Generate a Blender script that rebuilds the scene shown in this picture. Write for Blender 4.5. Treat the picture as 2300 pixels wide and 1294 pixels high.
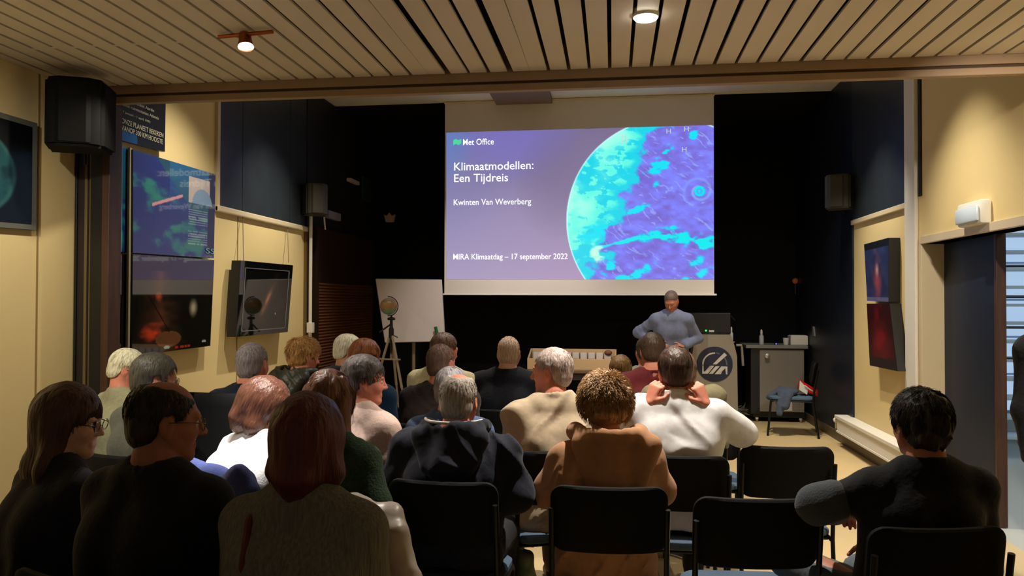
import bpy, bmesh, math, random
import numpy as np
from mathutils import Vector, Matrix, Euler
for o in list(bpy.data.objects): bpy.data.objects.remove(o, do_unlink=True)
SC = bpy.context.scene
COL = SC.collection
PI = math.pi
random.seed(4)
# ------------------------------------------------------------------ camera
F_PX = 1727.0
CAM_H = 1.6
TH, PH, RO = math.radians(7.42), math.radians(0.93), math.radians(0.15)
fwd = Vector((-math.sin(TH)*math.cos(PH), math.cos(TH)*math.cos(PH), math.sin(PH)))
rgt0 = Vector((math.cos(TH), math.sin(TH), 0)); up0 = rgt0.cross(fwd)
rgt = rgt0*math.cos(RO)+up0*math.sin(RO); up = up0*math.cos(RO)-rgt0*math.sin(RO)
cam_d = bpy.data.cameras.new('camera'); cam = bpy.data.objects.new('camera', cam_d); COL.objects.link(cam)
cam_d.sensor_width = 36.0; cam_d.lens = 36.0*F_PX/2300.0; cam_d.clip_start = 0.05; cam_d.clip_end = 200
cam.matrix_world = Matrix((( rgt.x, up.x, -fwd.x, 0), (rgt.y, up.y, -fwd.y, 0), (rgt.z, up.z, -fwd.z, CAM_H), (0, 0, 0, 1)))
SC.camera = cam
# ------------------------------------------------------------------ world, lamps, exposure
world = bpy.data.worlds.new('world'); SC.world = world; world.use_nodes = True
world.node_tree.nodes['Background'].inputs[0].default_value = (1.0, 0.84, 0.68, 1)
world.node_tree.nodes['Background'].inputs[1].default_value = 0.085
SC.view_settings.view_transform = 'Standard'; SC.view_settings.look = 'None'
SC.view_settings.exposure = 0.0; SC.view_settings.gamma = 1.0; SC.view_settings.use_curve_mapping = False
CZ = 3.014          # front ceiling height
YB = 4.69           # beam front face
XL, XR = -3.57, 2.60
YW = 11.3
LK = 3.2
def spot(loc, target, power, col=(1, .84, .66), size=60, blend=.8, rad=.03):
    l = bpy.data.lights.new('spot_or_fill', 'SPOT'); l.energy = power*LK; l.color = col
    l.spot_size = math.radians(size); l.spot_blend = blend; l.shadow_soft_size = rad
    o = bpy.data.objects.new('spot_or_fill', l); COL.objects.link(o); o.location = loc
    d = Vector(target)-Vector(loc); o.rotation_euler = d.to_track_quat('-Z', 'Y').to_euler()
    return o
S1 = Vector((-1.91, 3.80, CZ)); S2 = Vector((0.164, 3.84, CZ))
spot((S1.x, S1.y, CZ-.09), (-1.42, 3.15, 1.0), 180, (1, .90, .80), 50, .7)
spot((S2.x, S2.y, CZ-.05), (0.16, 3.90, 0), 105, (1, .91, .80), 84, .6)
# downlights of the front ceiling, outside the frame
spot((-1.40, 2.85, CZ-.03), (-1.66, 3.42, 1.0), 170, (1, .93, .86), 29, .7)
spot((-2.6, 2.2, CZ-.05), (XL, 3.9, .9), 66, (1, .90, .76), 100, .9)
spot((-2.7, 4.3, CZ-.05), (XL, 4.0, 1.6), 14, (1, .88, .70), 80, .9)
spot((2.0, 3.4, CZ-.05), (2.5, 6.4, 1.0), 56, (1, .88, .72), 80, .9)
spot((2.1, 3.0, CZ-.05), (2.3, 4.6, 0), 60, (1, .88, .72), 90, .9)
# wall washers, downlights and added fills in the higher back room, hidden behind the beam
for y in (5.6, 7.4): spot((-2.3, y, 4.02), (XL, y+.25, 1.45), 95, (1, .89, .72), 66, 1)
for y in (5.9, 7.7): spot((1.6, y, 4.02), (XR, y+.2, .55), 92, (1, .89, .72), 66, 1)
spot((-.6, 6.3, 4.05), (-.9, 6.0, 0), 60, (1, .87, .72), 70, .8)
spot((1.2, 7.8, 4.05), (1.1, 8.6, 0), 105, (1, .87, .70), 70, .8)
spot((-1.2, 7.4, 4.05), (-1.3, 9.6, 1.2), 75, (1, .90, .82), 60, .8)  # unseen spot aimed to brighten the flipchart board
spot((-.1, 5.6, 4.05), (-.2, 5.2, 1.1), 42, (1, .90, .78), 80, .9)  # unseen fill added to light the tops of the back rows' heads
spot((1.9, 8.3, 4.05), (2.0, 10.3, .5), 45, (1, .89, .76), 46, .9)  # unseen fill added to brighten the grey cabinet
spot((-.4, 5.2, 4.05), (-.4, 9.5, 1.6), 90, (1, .92, .86), 44, .9)  # unseen fill added to brighten the screen cloth, standing in for projector spill
a = bpy.data.lights.new('stairwell_daylight', 'AREA'); a.energy = 90; a.size = 2.0; a.size_y = 2.5; a.shape = 'RECTANGLE'; a.color = (.75, .88, 1)
ao = bpy.data.objects.new('stairwell_daylight', a); COL.objects.link(ao); ao.location = (4.9, 5.2, 3.6); ao.rotation_euler = (0, math.radians(10), 0)

# ------------------------------------------------------------------ helpers
def at(u, v, zc):
    """world point seen at pixel (u,v) of the photograph, zc metres along the view axis"""
    return Vector((0, 0, CAM_H)) + zc*(fwd + (u-1150)/F_PX*rgt - (v-647)/F_PX*up)
def ray(u, v): return fwd + (u-1150)/F_PX*rgt - (v-647)/F_PX*up
def on_x(u, v, X): r = ray(u, v); return Vector((0, 0, CAM_H)) + r*(X/r.x)
def on_y(u, v, Y): r = ray(u, v); return Vector((0, 0, CAM_H)) + r*(Y/r.y)
def on_z(u, v, Z): r = ray(u, v); return Vector((0, 0, CAM_H)) + r*((Z-CAM_H)/r.z)
def lin(c):
    return tuple((x/12.92 if x <= .04045 else ((x+.055)/1.055)**2.4) for x in c)
MATS = {}
def mat(name, rgb, rough=.6, metal=0., spec=.5, bump=None, var=0., emit=None, estr=0., coat=0., ior=None, sheen=0.):
    """rgb in sRGB; bump=(scale, strength, stretch xyz) ; var = colour variation"""
    if name in MATS: return MATS[name]
    m = bpy.data.materials.new(name); m.use_nodes = True; nt = m.node_tree; b = nt.nodes['Principled BSDF']
    c = lin(rgb)
    b.inputs['Base Color'].default_value = (*c, 1); b.inputs['Roughness'].default_value = rough
    b.inputs['Metallic'].default_value = metal; b.inputs['Specular IOR Level'].default_value = spec
    if coat: b.inputs['Coat Weight'].default_value = coat; b.inputs['Coat Roughness'].default_value = .02
    if ior: b.inputs['IOR'].default_value = ior
    if sheen: b.inputs['Sheen Weight'].default_value = sheen
    if emit: b.inputs['Emission Color'].default_value = (*lin(emit), 1); b.inputs['Emission Strength'].default_value = estr
    if bump or var:
        tc = nt.nodes.new('ShaderNodeTexCoord'); mp = nt.nodes.new('ShaderNodeMapping'); nz = nt.nodes.new('ShaderNodeTexNoise')
        sc, st, stretch = bump if bump else (8, 0, (1, 1, 1))
        mp.inputs['Scale'].default_value = stretch; nz.inputs['Scale'].default_value = sc; nz.inputs['Detail'].default_value = 4
        nt.links.new(tc.outputs['Object'], mp.inputs[0]); nt.links.new(mp.outputs[0], nz.inputs['Vector'])
        if st:
            bp = nt.nodes.new('ShaderNodeBump'); bp.inputs['Strength'].default_value = st; bp.inputs['Distance'].default_value = .01
            nt.links.new(nz.outputs['Fac'], bp.inputs['Height']); nt.links.new(bp.outputs[0], b.inputs['Normal'])
        if var:
            mx = nt.nodes.new('ShaderNodeMix'); mx.data_type = 'RGBA'
            mx.inputs[6].default_value = (*[max(0, x*(1-var)) for x in c], 1); mx.inputs[7].default_value = (*[min(1, x*(1+var)) for x in c], 1)
            rp = nt.nodes.new('ShaderNodeMapRange'); rp.inputs[1].default_value = .3; rp.inputs[2].default_value = .7
            nt.links.new(nz.outputs['Fac'], rp.inputs[0]); nt.links.new(rp.outputs[0], mx.inputs[0]); nt.links.new(mx.outputs[2], b.inputs['Base Color'])
    MATS[name] = m; return m
def attr_mat(name, rough=.5, emission=0., coat=0., ior=1.45):
    if name in MATS: return MATS[name]
    m = bpy.data.materials.new(name); m.use_nodes = True; nt = m.node_tree; b = nt.nodes['Principled BSDF']
    a = nt.nodes.new('ShaderNodeVertexColor'); a.layer_name = 'Col'
    b.inputs['Roughness'].default_value = rough; b.inputs['IOR'].default_value = ior
    if emission:
        b.inputs['Base Color'].default_value = (0.02, .02, .02, 1)
        nt.links.new(a.outputs[0], b.inputs['Emission Color']); b.inputs['Emission Strength'].default_value = emission
    else: nt.links.new(a.outputs[0], b.inputs['Base Color'])
    MATS[name] = m; return m
def raw_mesh(name, V, Q, smooth=False):
    V = np.asarray(V, dtype=np.float32); Q = np.asarray(Q, dtype=np.int32)
    me = bpy.data.meshes.new(name); k = Q.shape[1]
    me.vertices.add(len(V)); me.vertices.foreach_set('co', V.ravel())
    me.loops.add(Q.size); me.loops.foreach_set('vertex_index', Q.ravel())
    me.polygons.add(len(Q)); me.polygons.foreach_set('loop_start', np.arange(0, Q.size, k, dtype=np.int32))
    me.polygons.foreach_set('loop_total', np.full(len(Q), k, dtype=np.int32))
    if smooth: me.polygons.foreach_set('use_smooth', np.ones(len(Q), dtype=bool))
    me.update(calc_edges=True); me.validate(); return me
def link(name, me, m=None, parent=None, loc=None, rot=None):
    o = bpy.data.objects.new(name, me); COL.objects.link(o)
    if m and me and not me.materials: me.materials.append(m)
    if parent: o.parent = parent
    if loc is not None: o.location = loc
    if rot is not None: o.rotation_euler = rot
    return o
def tag(o, label=None, cat=None, group=None, kind=None):
    if label: o['label'] = label
    if cat: o['category'] = cat
    if group: o['group'] = group
    if kind: o['kind'] = kind
    return o
def empty(name, loc, rz=0., label=None, cat=None, group=None):
    o = bpy.data.objects.new(name, None); COL.objects.link(o); o.location = loc; o.rotation_euler = (0, 0, rz); o.empty_display_size = .1
    return tag(o, label, cat, group)
class MB:
    """collects shapes into one mesh"""
    def __init__(s): s.bm = bmesh.new()
    def box(s, lo, hi, bevel=0.):
        r = bmesh.ops.create_cube(s.bm, size=1); c = [(a+b)/2 for a, b in zip(lo, hi)]; d = [abs(b-a) for a, b in zip(lo, hi)]
        for v in r['verts']: v.co = Vector((c[0]+v.co.x*d[0], c[1]+v.co.y*d[1], c[2]+v.co.z*d[2]))
        if bevel:
            es = list({e for v in r['verts'] for e in v.link_edges})
            bmesh.ops.bevel(s.bm, geom=es, offset=bevel, segments=2, profile=.5, affect='EDGES')
        return s
    def hexa(s, P):
        v = [s.bm.verts.new(p) for p in P]
        for f in ((0, 1, 2, 3), (7, 6, 5, 4), (0, 4, 5, 1), (1, 5, 6, 2), (2, 6, 7, 3), (3, 7, 4, 0)): s.bm.faces.new([v[i] for i in f])
        bmesh.ops.recalc_face_normals(s.bm, faces=s.bm.faces); return s
    def tube(s, pts, r, n=8, r2=None, caps=True):
        pts = [Vector(p) for p in pts]; rings = []; N = len(pts); prev = None
        for i, p in enumerate(pts):
            t = (pts[min(i+1, N-1)]-pts[max(i-1, 0)]).normalized()
            a = (prev - t*prev.dot(t)) if prev else t.orthogonal()
            if a.length < 1e-6: a = t.orthogonal()
            a.normalize(); prev = a; b = t.cross(a)
            rr = r if r2 is None else r+(r2-r)*i/max(1, N-1)
            rings.append([s.bm.verts.new(p+rr*(a*math.cos(2*PI*k/n)+b*math.sin(2*PI*k/n))) for k in range(n)])
        for i in range(N-1):
            for k in range(n): s.bm.faces.new((rings[i][k], rings[i][(k+1) % n], rings[i+1][(k+1) % n], rings[i+1][k]))
        if caps: s.bm.faces.new(rings[0][::-1]); s.bm.faces.new(rings[-1])
        return s
    def lathe(s, prof, c=(0, 0, 0), n=20, M=None):
        rings = []; M = M or Matrix.Identity(4); c = Vector(c)
        for (r, z) in prof: rings.append([s.bm.verts.new(c+M@Vector((max(r, 1e-4)*math.cos(2*PI*k/n), max(r, 1e-4)*math.sin(2*PI*k/n), z))) for k in range(n)])
        for i in range(len(prof)-1):
            for k in range(n): s.bm.faces.new((rings[i][k], rings[i][(k+1) % n], rings[i+1][(k+1) % n], rings[i+1][k]))
        s.bm.faces.new(rings[0][::-1]); s.bm.faces.new(rings[-1]); return s
    def prism(s, poly, ax, lo, hi):
        """poly: 2d points, extruded along axis ax from lo to hi"""
        def P(a, b, t): return {0: (t, a, b), 1: (a, t, b), 2: (a, b, t)}[ax]
        A = [s.bm.verts.new(P(a, b, lo)) for a, b in poly]; B = [s.bm.verts.new(P(a, b, hi)) for a, b in poly]; n = len(poly)
        s.bm.faces.new(A); s.bm.faces.new(B[::-1])
        for i in range(n): s.bm.faces.new((A[i], B[i], B[(i+1) % n], A[(i+1) % n]))
        bmesh.ops.recalc_face_normals(s.bm, faces=s.bm.faces); return s
    def sphere(s, c, r, u=16, v=10):
        q = bmesh.ops.create_uvsphere(s.bm, u_segments=u, v_segments=v, radius=1)
        rr = r if hasattr(r, '__len__') else (r, r, r)
        for w in q['verts']: w.co = Vector((c[0]+w.co.x*rr[0], c[1]+w.co.y*rr[1], c[2]+w.co.z*rr[2]))
        return s
    def build(s, name, m=None, parent=None, smooth=False, loc=None, rot=None):
        me = bpy.data.meshes.new(name); s.bm.to_mesh(me); s.bm.free()
        if smooth:
            me.polygons.foreach_set('use_smooth', np.ones(len(me.polygons), dtype=bool))
            try: me.set_sharp_from_angle(angle=math.radians(40))
            except Exception: pass
        return link(name, me, m, parent, loc, rot)
def box(name, lo, hi, m, parent=None, bevel=0.): return MB().box(lo, hi, bevel).build(name, m, parent)
def struct(name, lo, hi, m, parent=None, bevel=0.):
    o = box(name, lo, hi, m, parent, bevel)
    if not parent: o['kind'] = 'structure'
    return o
def slab4(P, th, m, name, parent=None):
    """quad P (4 world points) given thickness vector th"""
    return MB().hexa([Vector(p) for p in P]+[Vector(p)+Vector(th) for p in P]).build(name, m, parent)
def pad(w, h, r, th, curve=0., n=6):
    """upholstered rounded panel in the XZ plane, thickness along Y; returns bmesh collector"""
    mb = MB(); out = []
    for cx, cz, a0 in ((w/2-r, h/2-r, 0), (-w/2+r, h/2-r, 90), (-w/2+r, -h/2+r, 180), (w/2-r, -h/2+r, 270)):
        for i in range(n+1):
            a = math.radians(a0+90*i/n); out.append((cx+r*math.cos(a), cz+r*math.sin(a)))
        # extra points along the straight run
    # densify horizontally so the curve shows
    P = []
    for i in range(len(out)):
        a, b = out[i], out[(i+1) % len(out)]; L = math.hypot(a[0]-b[0], a[1]-b[1]); k = max(1, int(L/.04))
        for j in range(k): P.append((a[0]+(b[0]-a[0])*j/k, a[1]+(b[1]-a[1])*j/k))
    def ring(s, y): return [mb.bm.verts.new((x*s, y-curve*(x*s)**2, z*s)) for x, z in P]
    prof = [(.45, th/2), (.80, th/2), (.95, th*.42), (1.0, th*.2), (1.0, -th*.2), (.95, -th*.42), (.80, -th/2), (.45, -th/2)]
    R = [ring(s, y) for s, y in prof]; N = len(P)
    for i in range(len(R)-1):
        for k in range(N): mb.bm.faces.new((R[i][k], R[i+1][k], R[i+1][(k+1) % N], R[i][(k+1) % N]))
    for rr, y, fl in ((R[0], th/2, False), (R[-1], -th/2, True)):
        c = mb.bm.verts.new((0, y, 0))
        for k in range(N):
            f = (rr[k], rr[(k+1) % N], c); mb.bm.faces.new(f[::-1] if fl else f)
    bmesh.ops.recalc_face_normals(mb.bm, faces=mb.bm.faces)
    return mb
_fcache = {}
def text(name, s, size, loc, rot, m, parent=None, ext=.001, align='LEFT', sx=1., bold=0., mw=None):
    cu = bpy.data.curves.new(name, 'FONT'); cu.body = s; cu.size = size; cu.extrude = ext; cu.align_x = align; cu.offset = bold; cu.resolution_u = 3
    t = bpy.data.objects.new(name+'_tmp', cu); COL.objects.link(t); bpy.context.view_layer.update()
    me = bpy.data.meshes.new_from_object(t.evaluated_get(bpy.context.evaluated_depsgraph_get())); bpy.data.objects.remove(t)
    me.materials.clear()
    o = link(name, me, m, parent)
    if mw is not None: o.matrix_world = mw; 
    else: o.location = loc; o.rotation_euler = rot; o.scale = (sx, 1, 1)
    return o
def color_grid(name, P, nu, nv, fn, m, parent=None, smooth=False):
    """quad TL,TR,BR,BL subdivided, coloured by fn(u,v)->rgb srgb (n,3); v down"""
    TL, TR, BR, BL = [np.array(p) for p in P]
    u, v = np.meshgrid(np.linspace(0, 1, nu+1), np.linspace(0, 1, nv+1)); u = u.ravel()[:, None]; v = v.ravel()[:, None]
    V = (TL*(1-u)+TR*u)*(1-v)+(BL*(1-u)+BR*u)*v
    i, j = np.meshgrid(np.arange(nu), np.arange(nv)); a = (j*(nu+1)+i).ravel()
    Q = np.stack([a, a+nu+1, a+nu+2, a+1], 1)
    me = raw_mesh(name, V, Q); c = np.clip(fn(u[:, 0], v[:, 0]), 0, 1)
    c = np.where(c <= .04045, c/12.92, ((c+.055)/1.055)**2.4)
    at_ = me.color_attributes.new('Col', 'FLOAT_COLOR', 'POINT'); at_.data.foreach_set('color', np.concatenate([c, np.ones((len(c), 1))], 1).astype(np.float32).ravel())
    return link(name, me, m, parent)
# ---------- value noise
_T = np.random.RandomState(7).rand(32, 32, 32).astype(np.float32)*2-1
def vnoise(x, y, z=0.):
    x, y, z = np.broadcast_arrays(np.asarray(x, np.float32), np.asarray(y, np.float32), np.asarray(z, np.float32))
    ix, iy, iz = np.floor(x).astype(int), np.floor(y).astype(int), np.floor(z).astype(int); fx, fy, fz = x-ix, y-iy, z-iz
    fx, fy, fz = [f*f*(3-2*f) for f in (fx, fy, fz)]; r = 0
    for dx in (0, 1):
        for dy in (0, 1):
            for dz in (0, 1):
                w = (fx if dx else 1-fx)*(fy if dy else 1-fy)*(fz if dz else 1-fz); r = r+w*_T[(ix+dx) & 31, (iy+dy) & 31, (iz+dz) & 31]
    return r
def fbm(x, y, z=0., o=4):
    r = 0; a = 1.
    for i in range(o): r = r+a*vnoise(x*2**i+i*5.3, y*2**i+i*3.1, z*2**i if not np.isscalar(z) else z+i*1.7); a *= .5
    return r
# ---------- implicit surfaces
def axis(lo, hi, step, fines=()):
    a = [lo]
    while a[-1] < hi:
        p = a[-1]; s = step
        for f0, f1, fs in fines:
            if f0-fs <= p < f1: s = min(s, fs)
            elif p < f0: s = min(s, max(fs, f0-p)) if p+s > f0 else s
        a.append(p+s)
    return np.array(a, dtype=np.float32)
class Field:
    def __init__(s, xs, ys, zs): s.ax = (xs, ys, zs); s.D = np.full((len(xs), len(ys), len(zs)), .2, np.float32)
    def _sl(s, lo, hi, mg):
        sl = []
        for a, l, h in zip(s.ax, lo, hi): sl.append(slice(max(0, int(np.searchsorted(a, l-mg))-1), int(np.searchsorted(a, h+mg))+1))
        g = [s.ax[0][sl[0]][:, None, None], s.ax[1][sl[1]][None, :, None], s.ax[2][sl[2]][None, None, :]]
        return tuple(sl), g
    def _mix(s, sl, d, k, op):
        D = s.D[sl]
        if D.size == 0: return
        if op == 'sub': D = -D
        if k <= 0: r = np.minimum(D, d)
        else:
            h = np.clip(.5+.5*(D-d)/k, 0, 1); r = D*(1-h)+d*h-k*h*(1-h)
        s.D[sl] = -r if op == 'sub' else r
    def cone(s, a, b, ra, rb, k=.02, op='add', fy=1.):
        a = np.array(a, float); b = np.array(b, float); R = max(ra, rb); sl, (X, Y, Z) = s._sl(np.minimum(a, b)-R, np.maximum(a, b)+R, k+.03)
        ba = b-a; L = float(ba@ba)+1e-9
        t = np.clip(((X-a[0])*ba[0]+(Y-a[1])*ba[1]+(Z-a[2])*ba[2])/L, 0, 1)
        d = np.sqrt((X-a[0]-t*ba[0])**2+((Y-a[1]-t*ba[1])*fy)**2+(Z-a[2]-t*ba[2])**2)-(ra+(rb-ra)*t)
        s._mix(sl, d, k, op); return s
    def ell(s, c, r, k=.02, R=None, op='add'):
        c = np.array(c, float); m = max(r); sl, (X, Y, Z) = s._sl(c-m, c+m, k+.03)
        x, y, z = X-c[0], Y-c[1], Z-c[2]
        if R is not None: x, y, z = (R[0][0]*x+R[1][0]*y+R[2][0]*z, R[0][1]*x+R[1][1]*y+R[2][1]*z, R[0][2]*x+R[1][2]*y+R[2][2]*z)
        k0 = np.sqrt((x/r[0])**2+(y/r[1])**2+(z/r[2])**2)+1e-6; k1 = np.sqrt((x/r[0]**2)**2+(y/r[1]**2)**2+(z/r[2]**2)**2)+1e-6
        s._mix(sl, k0*(k0-1)/k1, k, op); return s
    def cut(s, fn):
        X, Y, Z = s.ax[0][:, None, None], s.ax[1][None, :, None], s.ax[2][None, None, :]
        s.D = np.maximum(s.D, fn(X, Y, Z).astype(np.float32)); return s
    def noise(s, amp, freq, stretch=(1, 1, 1), seed=0, band=.03, o=2, ridge=False):
        m = np.abs(s.D) < band; i, j, k = np.nonzero(m); x, y, z = s.ax[0][i]*freq*stretch[0]+seed*3.7, s.ax[1][j]*freq*stretch[1]+seed*1.3, s.ax[2][k]*freq*stretch[2]
        n = 0; a = 1
        for q in range(o): n = n+a*vnoise(x*2**q, y*2**q+q*7, z*2**q); a *= .5
        if ridge: n = 1-2*np.abs(n)
        s.D[m] += (amp*n).astype(np.float32); return s
    def mesh(s):
        D = s.D; S = D < 0; xs, ys, zs = s.ax
        c = [S[:-1, :-1, :-1], S[1:, :-1, :-1], S[:-1, 1:, :-1], S[1:, 1:, :-1], S[:-1, :-1, 1:], S[1:, :-1, 1:], S[:-1, 1:, 1:], S[1:, 1:, 1:]]
        n = sum(q.astype(np.int8) for q in c); act = (n > 0) & (n < 8); I = np.nonzero(act); N = len(I[0])
        idx = np.full(act.shape, -1, np.int32); idx[I] = np.arange(N)
        P = np.zeros((N, 3), np.float64); cnt = np.zeros(N)
        for ax in range(3):
            oa, ob = [q for q in range(3) if q != ax]
            for da in (0, 1):
                for db in (0, 1):
                    i0 = [I[0].copy(), I[1].copy(), I[2].copy()]; i0[oa] = i0[oa]+da; i0[ob] = i0[ob]+db; i1 = list(i0); i1[ax] = i0[ax]+1
                    d0 = D[tuple(i0)]; d1 = D[tuple(i1)]; m = (d0 < 0) != (d1 < 0); t = d0[m]/(d0[m]-d1[m])
                    p0 = np.stack([xs[i0[0][m]], ys[i0[1][m]], zs[i0[2][m]]], 1); p1 = np.stack([xs[i1[0][m]], ys[i1[1][m]], zs[i1[2][m]]], 1)
                    P[m] += p0+(p1-p0)*t[:, None]; cnt[m] += 1
        P /= cnt[:, None]; Q = []
        for ax in range(3):
            a, b = [(1, 2), (2, 0), (0, 1)][ax]; sh = [slice(None)]*3; sl0 = list(sh); sl1 = list(sh); sl0[ax] = slice(0, -1); sl1[ax] = slice(1, None)
            A, B = S[tuple(sl0)], S[tuple(sl1)]; E = np.nonzero(A != B); ok = (E[a] > 0) & (E[b] > 0) & (E[a] < D.shape[a]-1) & (E[b] < D.shape[b]-1)
            E = [e[ok] for e in E]; ins = A[tuple(E)]
            def cell(da, db): q = [e.copy() for e in E]; q[a] = q[a]+da; q[b] = q[b]+db; return idx[tuple(q)]
            q = np.stack([cell(-1, -1), cell(0, -1), cell(0, 0), cell(-1, 0)], 1); q[~ins] = q[~ins][:, ::-1]; Q.append(q)
        Q = np.concatenate(Q); Q = Q[(Q >= 0).all(1)]
        return P, Q
# ------------------------------------------------------------------ materials
M_wallcream = mat('wall_cream_paint', (.85, .77, .56), .75, bump=(60, .05, (1, 1, 1)), spec=.3)
M_cream2 = mat('cream_trim_paint', (.80, .74, .62), .45)
M_white = mat('white_paint', (.86, .85, .82), .5)
M_ceil = mat('ceiling_slat_paint', (.85, .81, .76), .55, bump=(3, .02, (1, .2, 1)), var=.04)
M_void = mat('black_void', (.03, .025, .02), .9)
M_navy = mat('navy_panel_paint', (.155, .18, .20), .38, spec=.5, bump=(5, .04, (1, 1, 1)), var=.12)
M_black = mat('black_fabric_wall', (.035, .038, .055), .8, spec=.2)
M_floor = mat('cream_floor_vinyl', (.80, .71, .53), .45, spec=.3, bump=(2, .01, (1, 1, 1)), var=.05)
M_beam = mat('beam_paint', (.60, .50, .40), .5)
M_groove = mat('beam_groove', (.28, .20, .13), .7)
M_blackplastic = mat('black_plastic', (.035, .035, .035), .45)
M_blackmetal = mat('black_tube_metal', (.06, .06, .065), .35, metal=.4)
M_chairblack = mat('black_chair_fabric', (.045, .045, .05), .75, bump=(300, .2, (1, 1, 1)), spec=.2)
M_seatblue = mat('blue_grey_seat_fabric', (.27, .35, .44), .85, bump=(300, .25, (1, 1, 1)))
M_wood = mat('brown_wood', (.25, .15, .09), .5, bump=(30, .1, (1, 1, .1)), var=.3)
M_brownlouvre = mat('louvre_shaded_brown', (.17, .10, .07), .45, var=.1)  # darkened to paint in the shade behind the lighter slats
M_chrome = mat('brushed_metal', (.75, .74, .72), .3, metal=.9)
M_grey = mat('grey_laminate', (.56, .53, .47), .5)
M_darkgrey = mat('dark_grey_laminate', (.10, .10, .10), .5)
M_silver = mat('silver_frame', (.55, .55, .56), .35, metal=.6)
M_bluepost = mat('grey_border', (.36, .37, .34), .6)

# ------------------------------------------------------------------ shell
struct('floor', (XL-.1, -1.5, -.1), (XR+.02, YW+.1, 0), M_floor)
cz = struct('ceiling', (XL-.1, -1.5, CZ+.16), (XR+.1, YB+.05, CZ+.22), M_void)
GAP, PITCH = .021, .124
slat_me = None
for i in range(-29, 21):
    x0 = -.015+PITCH*i+GAP/2; x1 = x0+PITCH-GAP
    x0 = max(x0, XL+.003); x1 = min(x1, XR-.003)
    if x1-x0 < .03: continue
    sh = {-9: -.019, -5: .019}.get(i, random.uniform(-.0015, .0015)); s0 = random.uniform(-.001, .001)
    ya, yb = -1.4, YB-.005; za, zb = CZ, CZ+.014
    P = [(x0+s0, ya, za), (x1+s0, ya, za), (x1+sh, yb, za), (x0+sh, yb, za)]
    o = MB().hexa([Vector(p) for p in P]+[Vector((p[0], p[1], zb)) for p in P]).build('slat', M_ceil, cz)
mb = MB()
for i in range(-26, -18): mb.box((-.015+PITCH*i-GAP/2-.001, 3.93-.01*(i % 2), CZ+.001), (-.015+PITCH*i+GAP/2+.001, 3.955-.01*(i % 2), CZ+.012))
k = mb.build('joint_clip', M_ceil, cz); k['kind'] = 'stuff'
# beam with groove
t = struct('trim_1', (XL, YB, CZ-.055), (XR+.1, YB+.05, CZ+.3), M_beam, bevel=.004)
MB().box((XL, YB+.012, CZ-.072), (XR+.1, YB+.045, CZ-.056)).build('groove', M_groove, t)
MB().box((XL, YB-.002, CZ-.116), (XR+.1, YB+.05, CZ-.073), .004).build('lower_rail', M_beam, t)
MB().box((XL, YB+.002, CZ+.3), (XR+.1, YB+.05, 4.11)).build('upstand', M_cream2, t)
# back ceiling
b = struct('ceiling_back', (XL-.1, YB+.052, 4.11), (XR+.1, 9.55, 4.17), M_white); b.name = 'ceiling.001'
struct('ceiling.002', (XL-.1, 9.55, 4.11), (XR+.1, YW+.1, 4.17), M_black)
hp = [on_z(u, v, 4.06) for u, v in ((1097, 203), (1236, 199), (1232, 217), (1106, 220))]
hx0 = (hp[0].x+hp[3].x)/2; hx1 = (hp[1].x+hp[2].x)/2
o = MB().box((hx0, 8.6, 4.05), (hx1, 9.5, 4.108), .003).build('screen_mount_board', mat('brown_grey_board', (.45, .38, .31), .6)); tag(o, 'brown-grey rectangular board fixed flat under the white ceiling above the screen', 'board')
# walls
wl = struct('wall_left', (XL-.1, -1.5, 0), (XL, YW+.1, 4.2), M_wallcream)
wb = struct('wall_back', (XL-.1, YW, 0), (XR+.1, YW+.1, 4.2), M_black)
# left navy upper panels
yn0 = on_x(489, 300, XL).y; yn1 = on_x(684, 400, XL).y; zn = on_x(489, 462, XL).z
segs = [yn0, on_x(541, 300, XL).y, on_x(648, 300, XL).y, yn1]
for i in range(3): struct('panel', (XL, segs[i]+.004, zn), (XL+.02, segs[i+1]-.004, 4.10), M_navy, wl)
struct('trim_2', (XL, yn0-.05, zn-.06), (XL+.045, yn1+.03, zn-.002), M_cream2, bevel=.012)
struct('trim_3', (XL, yn0-.05, zn-.05), (XL+.03, yn0-.004, 4.10), M_cream2)
struct('trim_4', (XL, yn1-.01, 0), (XL+.03, yn1+.04, zn-.06), mat('brown_edge_trim', (.42, .33, .2), .6))
for (u0, v0) in ((85, 400), (534, 480)):   # board joints of the cream wall, in a darker tan
    yj = on_x(u0, v0, XL).y; struct('joint', (XL, yj-.006, 0), (XL+.004, yj+.006, zn-.06 if u0 > 500 else CZ), mat('joint_tan_paint', (.55, .46, .27), .7), wl)
# dark far part of the left wall
struct('panel', (XL, yn1+.04, 0), (XL+.02, YW, 4.10), mat('dark_wall_paint', (.045, .055, .075), .6), wl)
# louvre door
yl0 = on_x(706, 600, XL+.04).y
ld = struct('door_2', (XL+.021, yl0, 0), (XL+.05, YW-.25, 2.48), M_brownlouvre)
mb = MB(); z = .12
while z < 1.80:
    P = [(XL+.05, yl0+.06, z+.028), (XL+.05, YW-.32, z+.028), (XL+.072, YW-.32, z), (XL+.072, yl0+.06, z)]
    mb.hexa([Vector(p) for p in P]+[Vector(p)+Vector((0, 0, .006)) for p in P]); z += .037
k = mb.build('louvre_slat', mat('louvre_slat_lit_brown', (.46, .29, .19), .4), ld); k['kind'] = 'stuff'  # slat brown lightened to paint in the light the slats catch
MB().box((XL+.05, yl0, 0), (XL+.075, yl0+.06, 2.48)).box((XL+.05, yl0+.06, 1.81), (XL+.06, YW-.32, 2.48)).build('door_frame', M_brownlouvre, ld)
struct('baseboard_left', (XL, -1.5, 0), (XL+.02, yl0-.02, .10), mat('dark_baseboard', (.14, .1, .08), .5))
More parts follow.
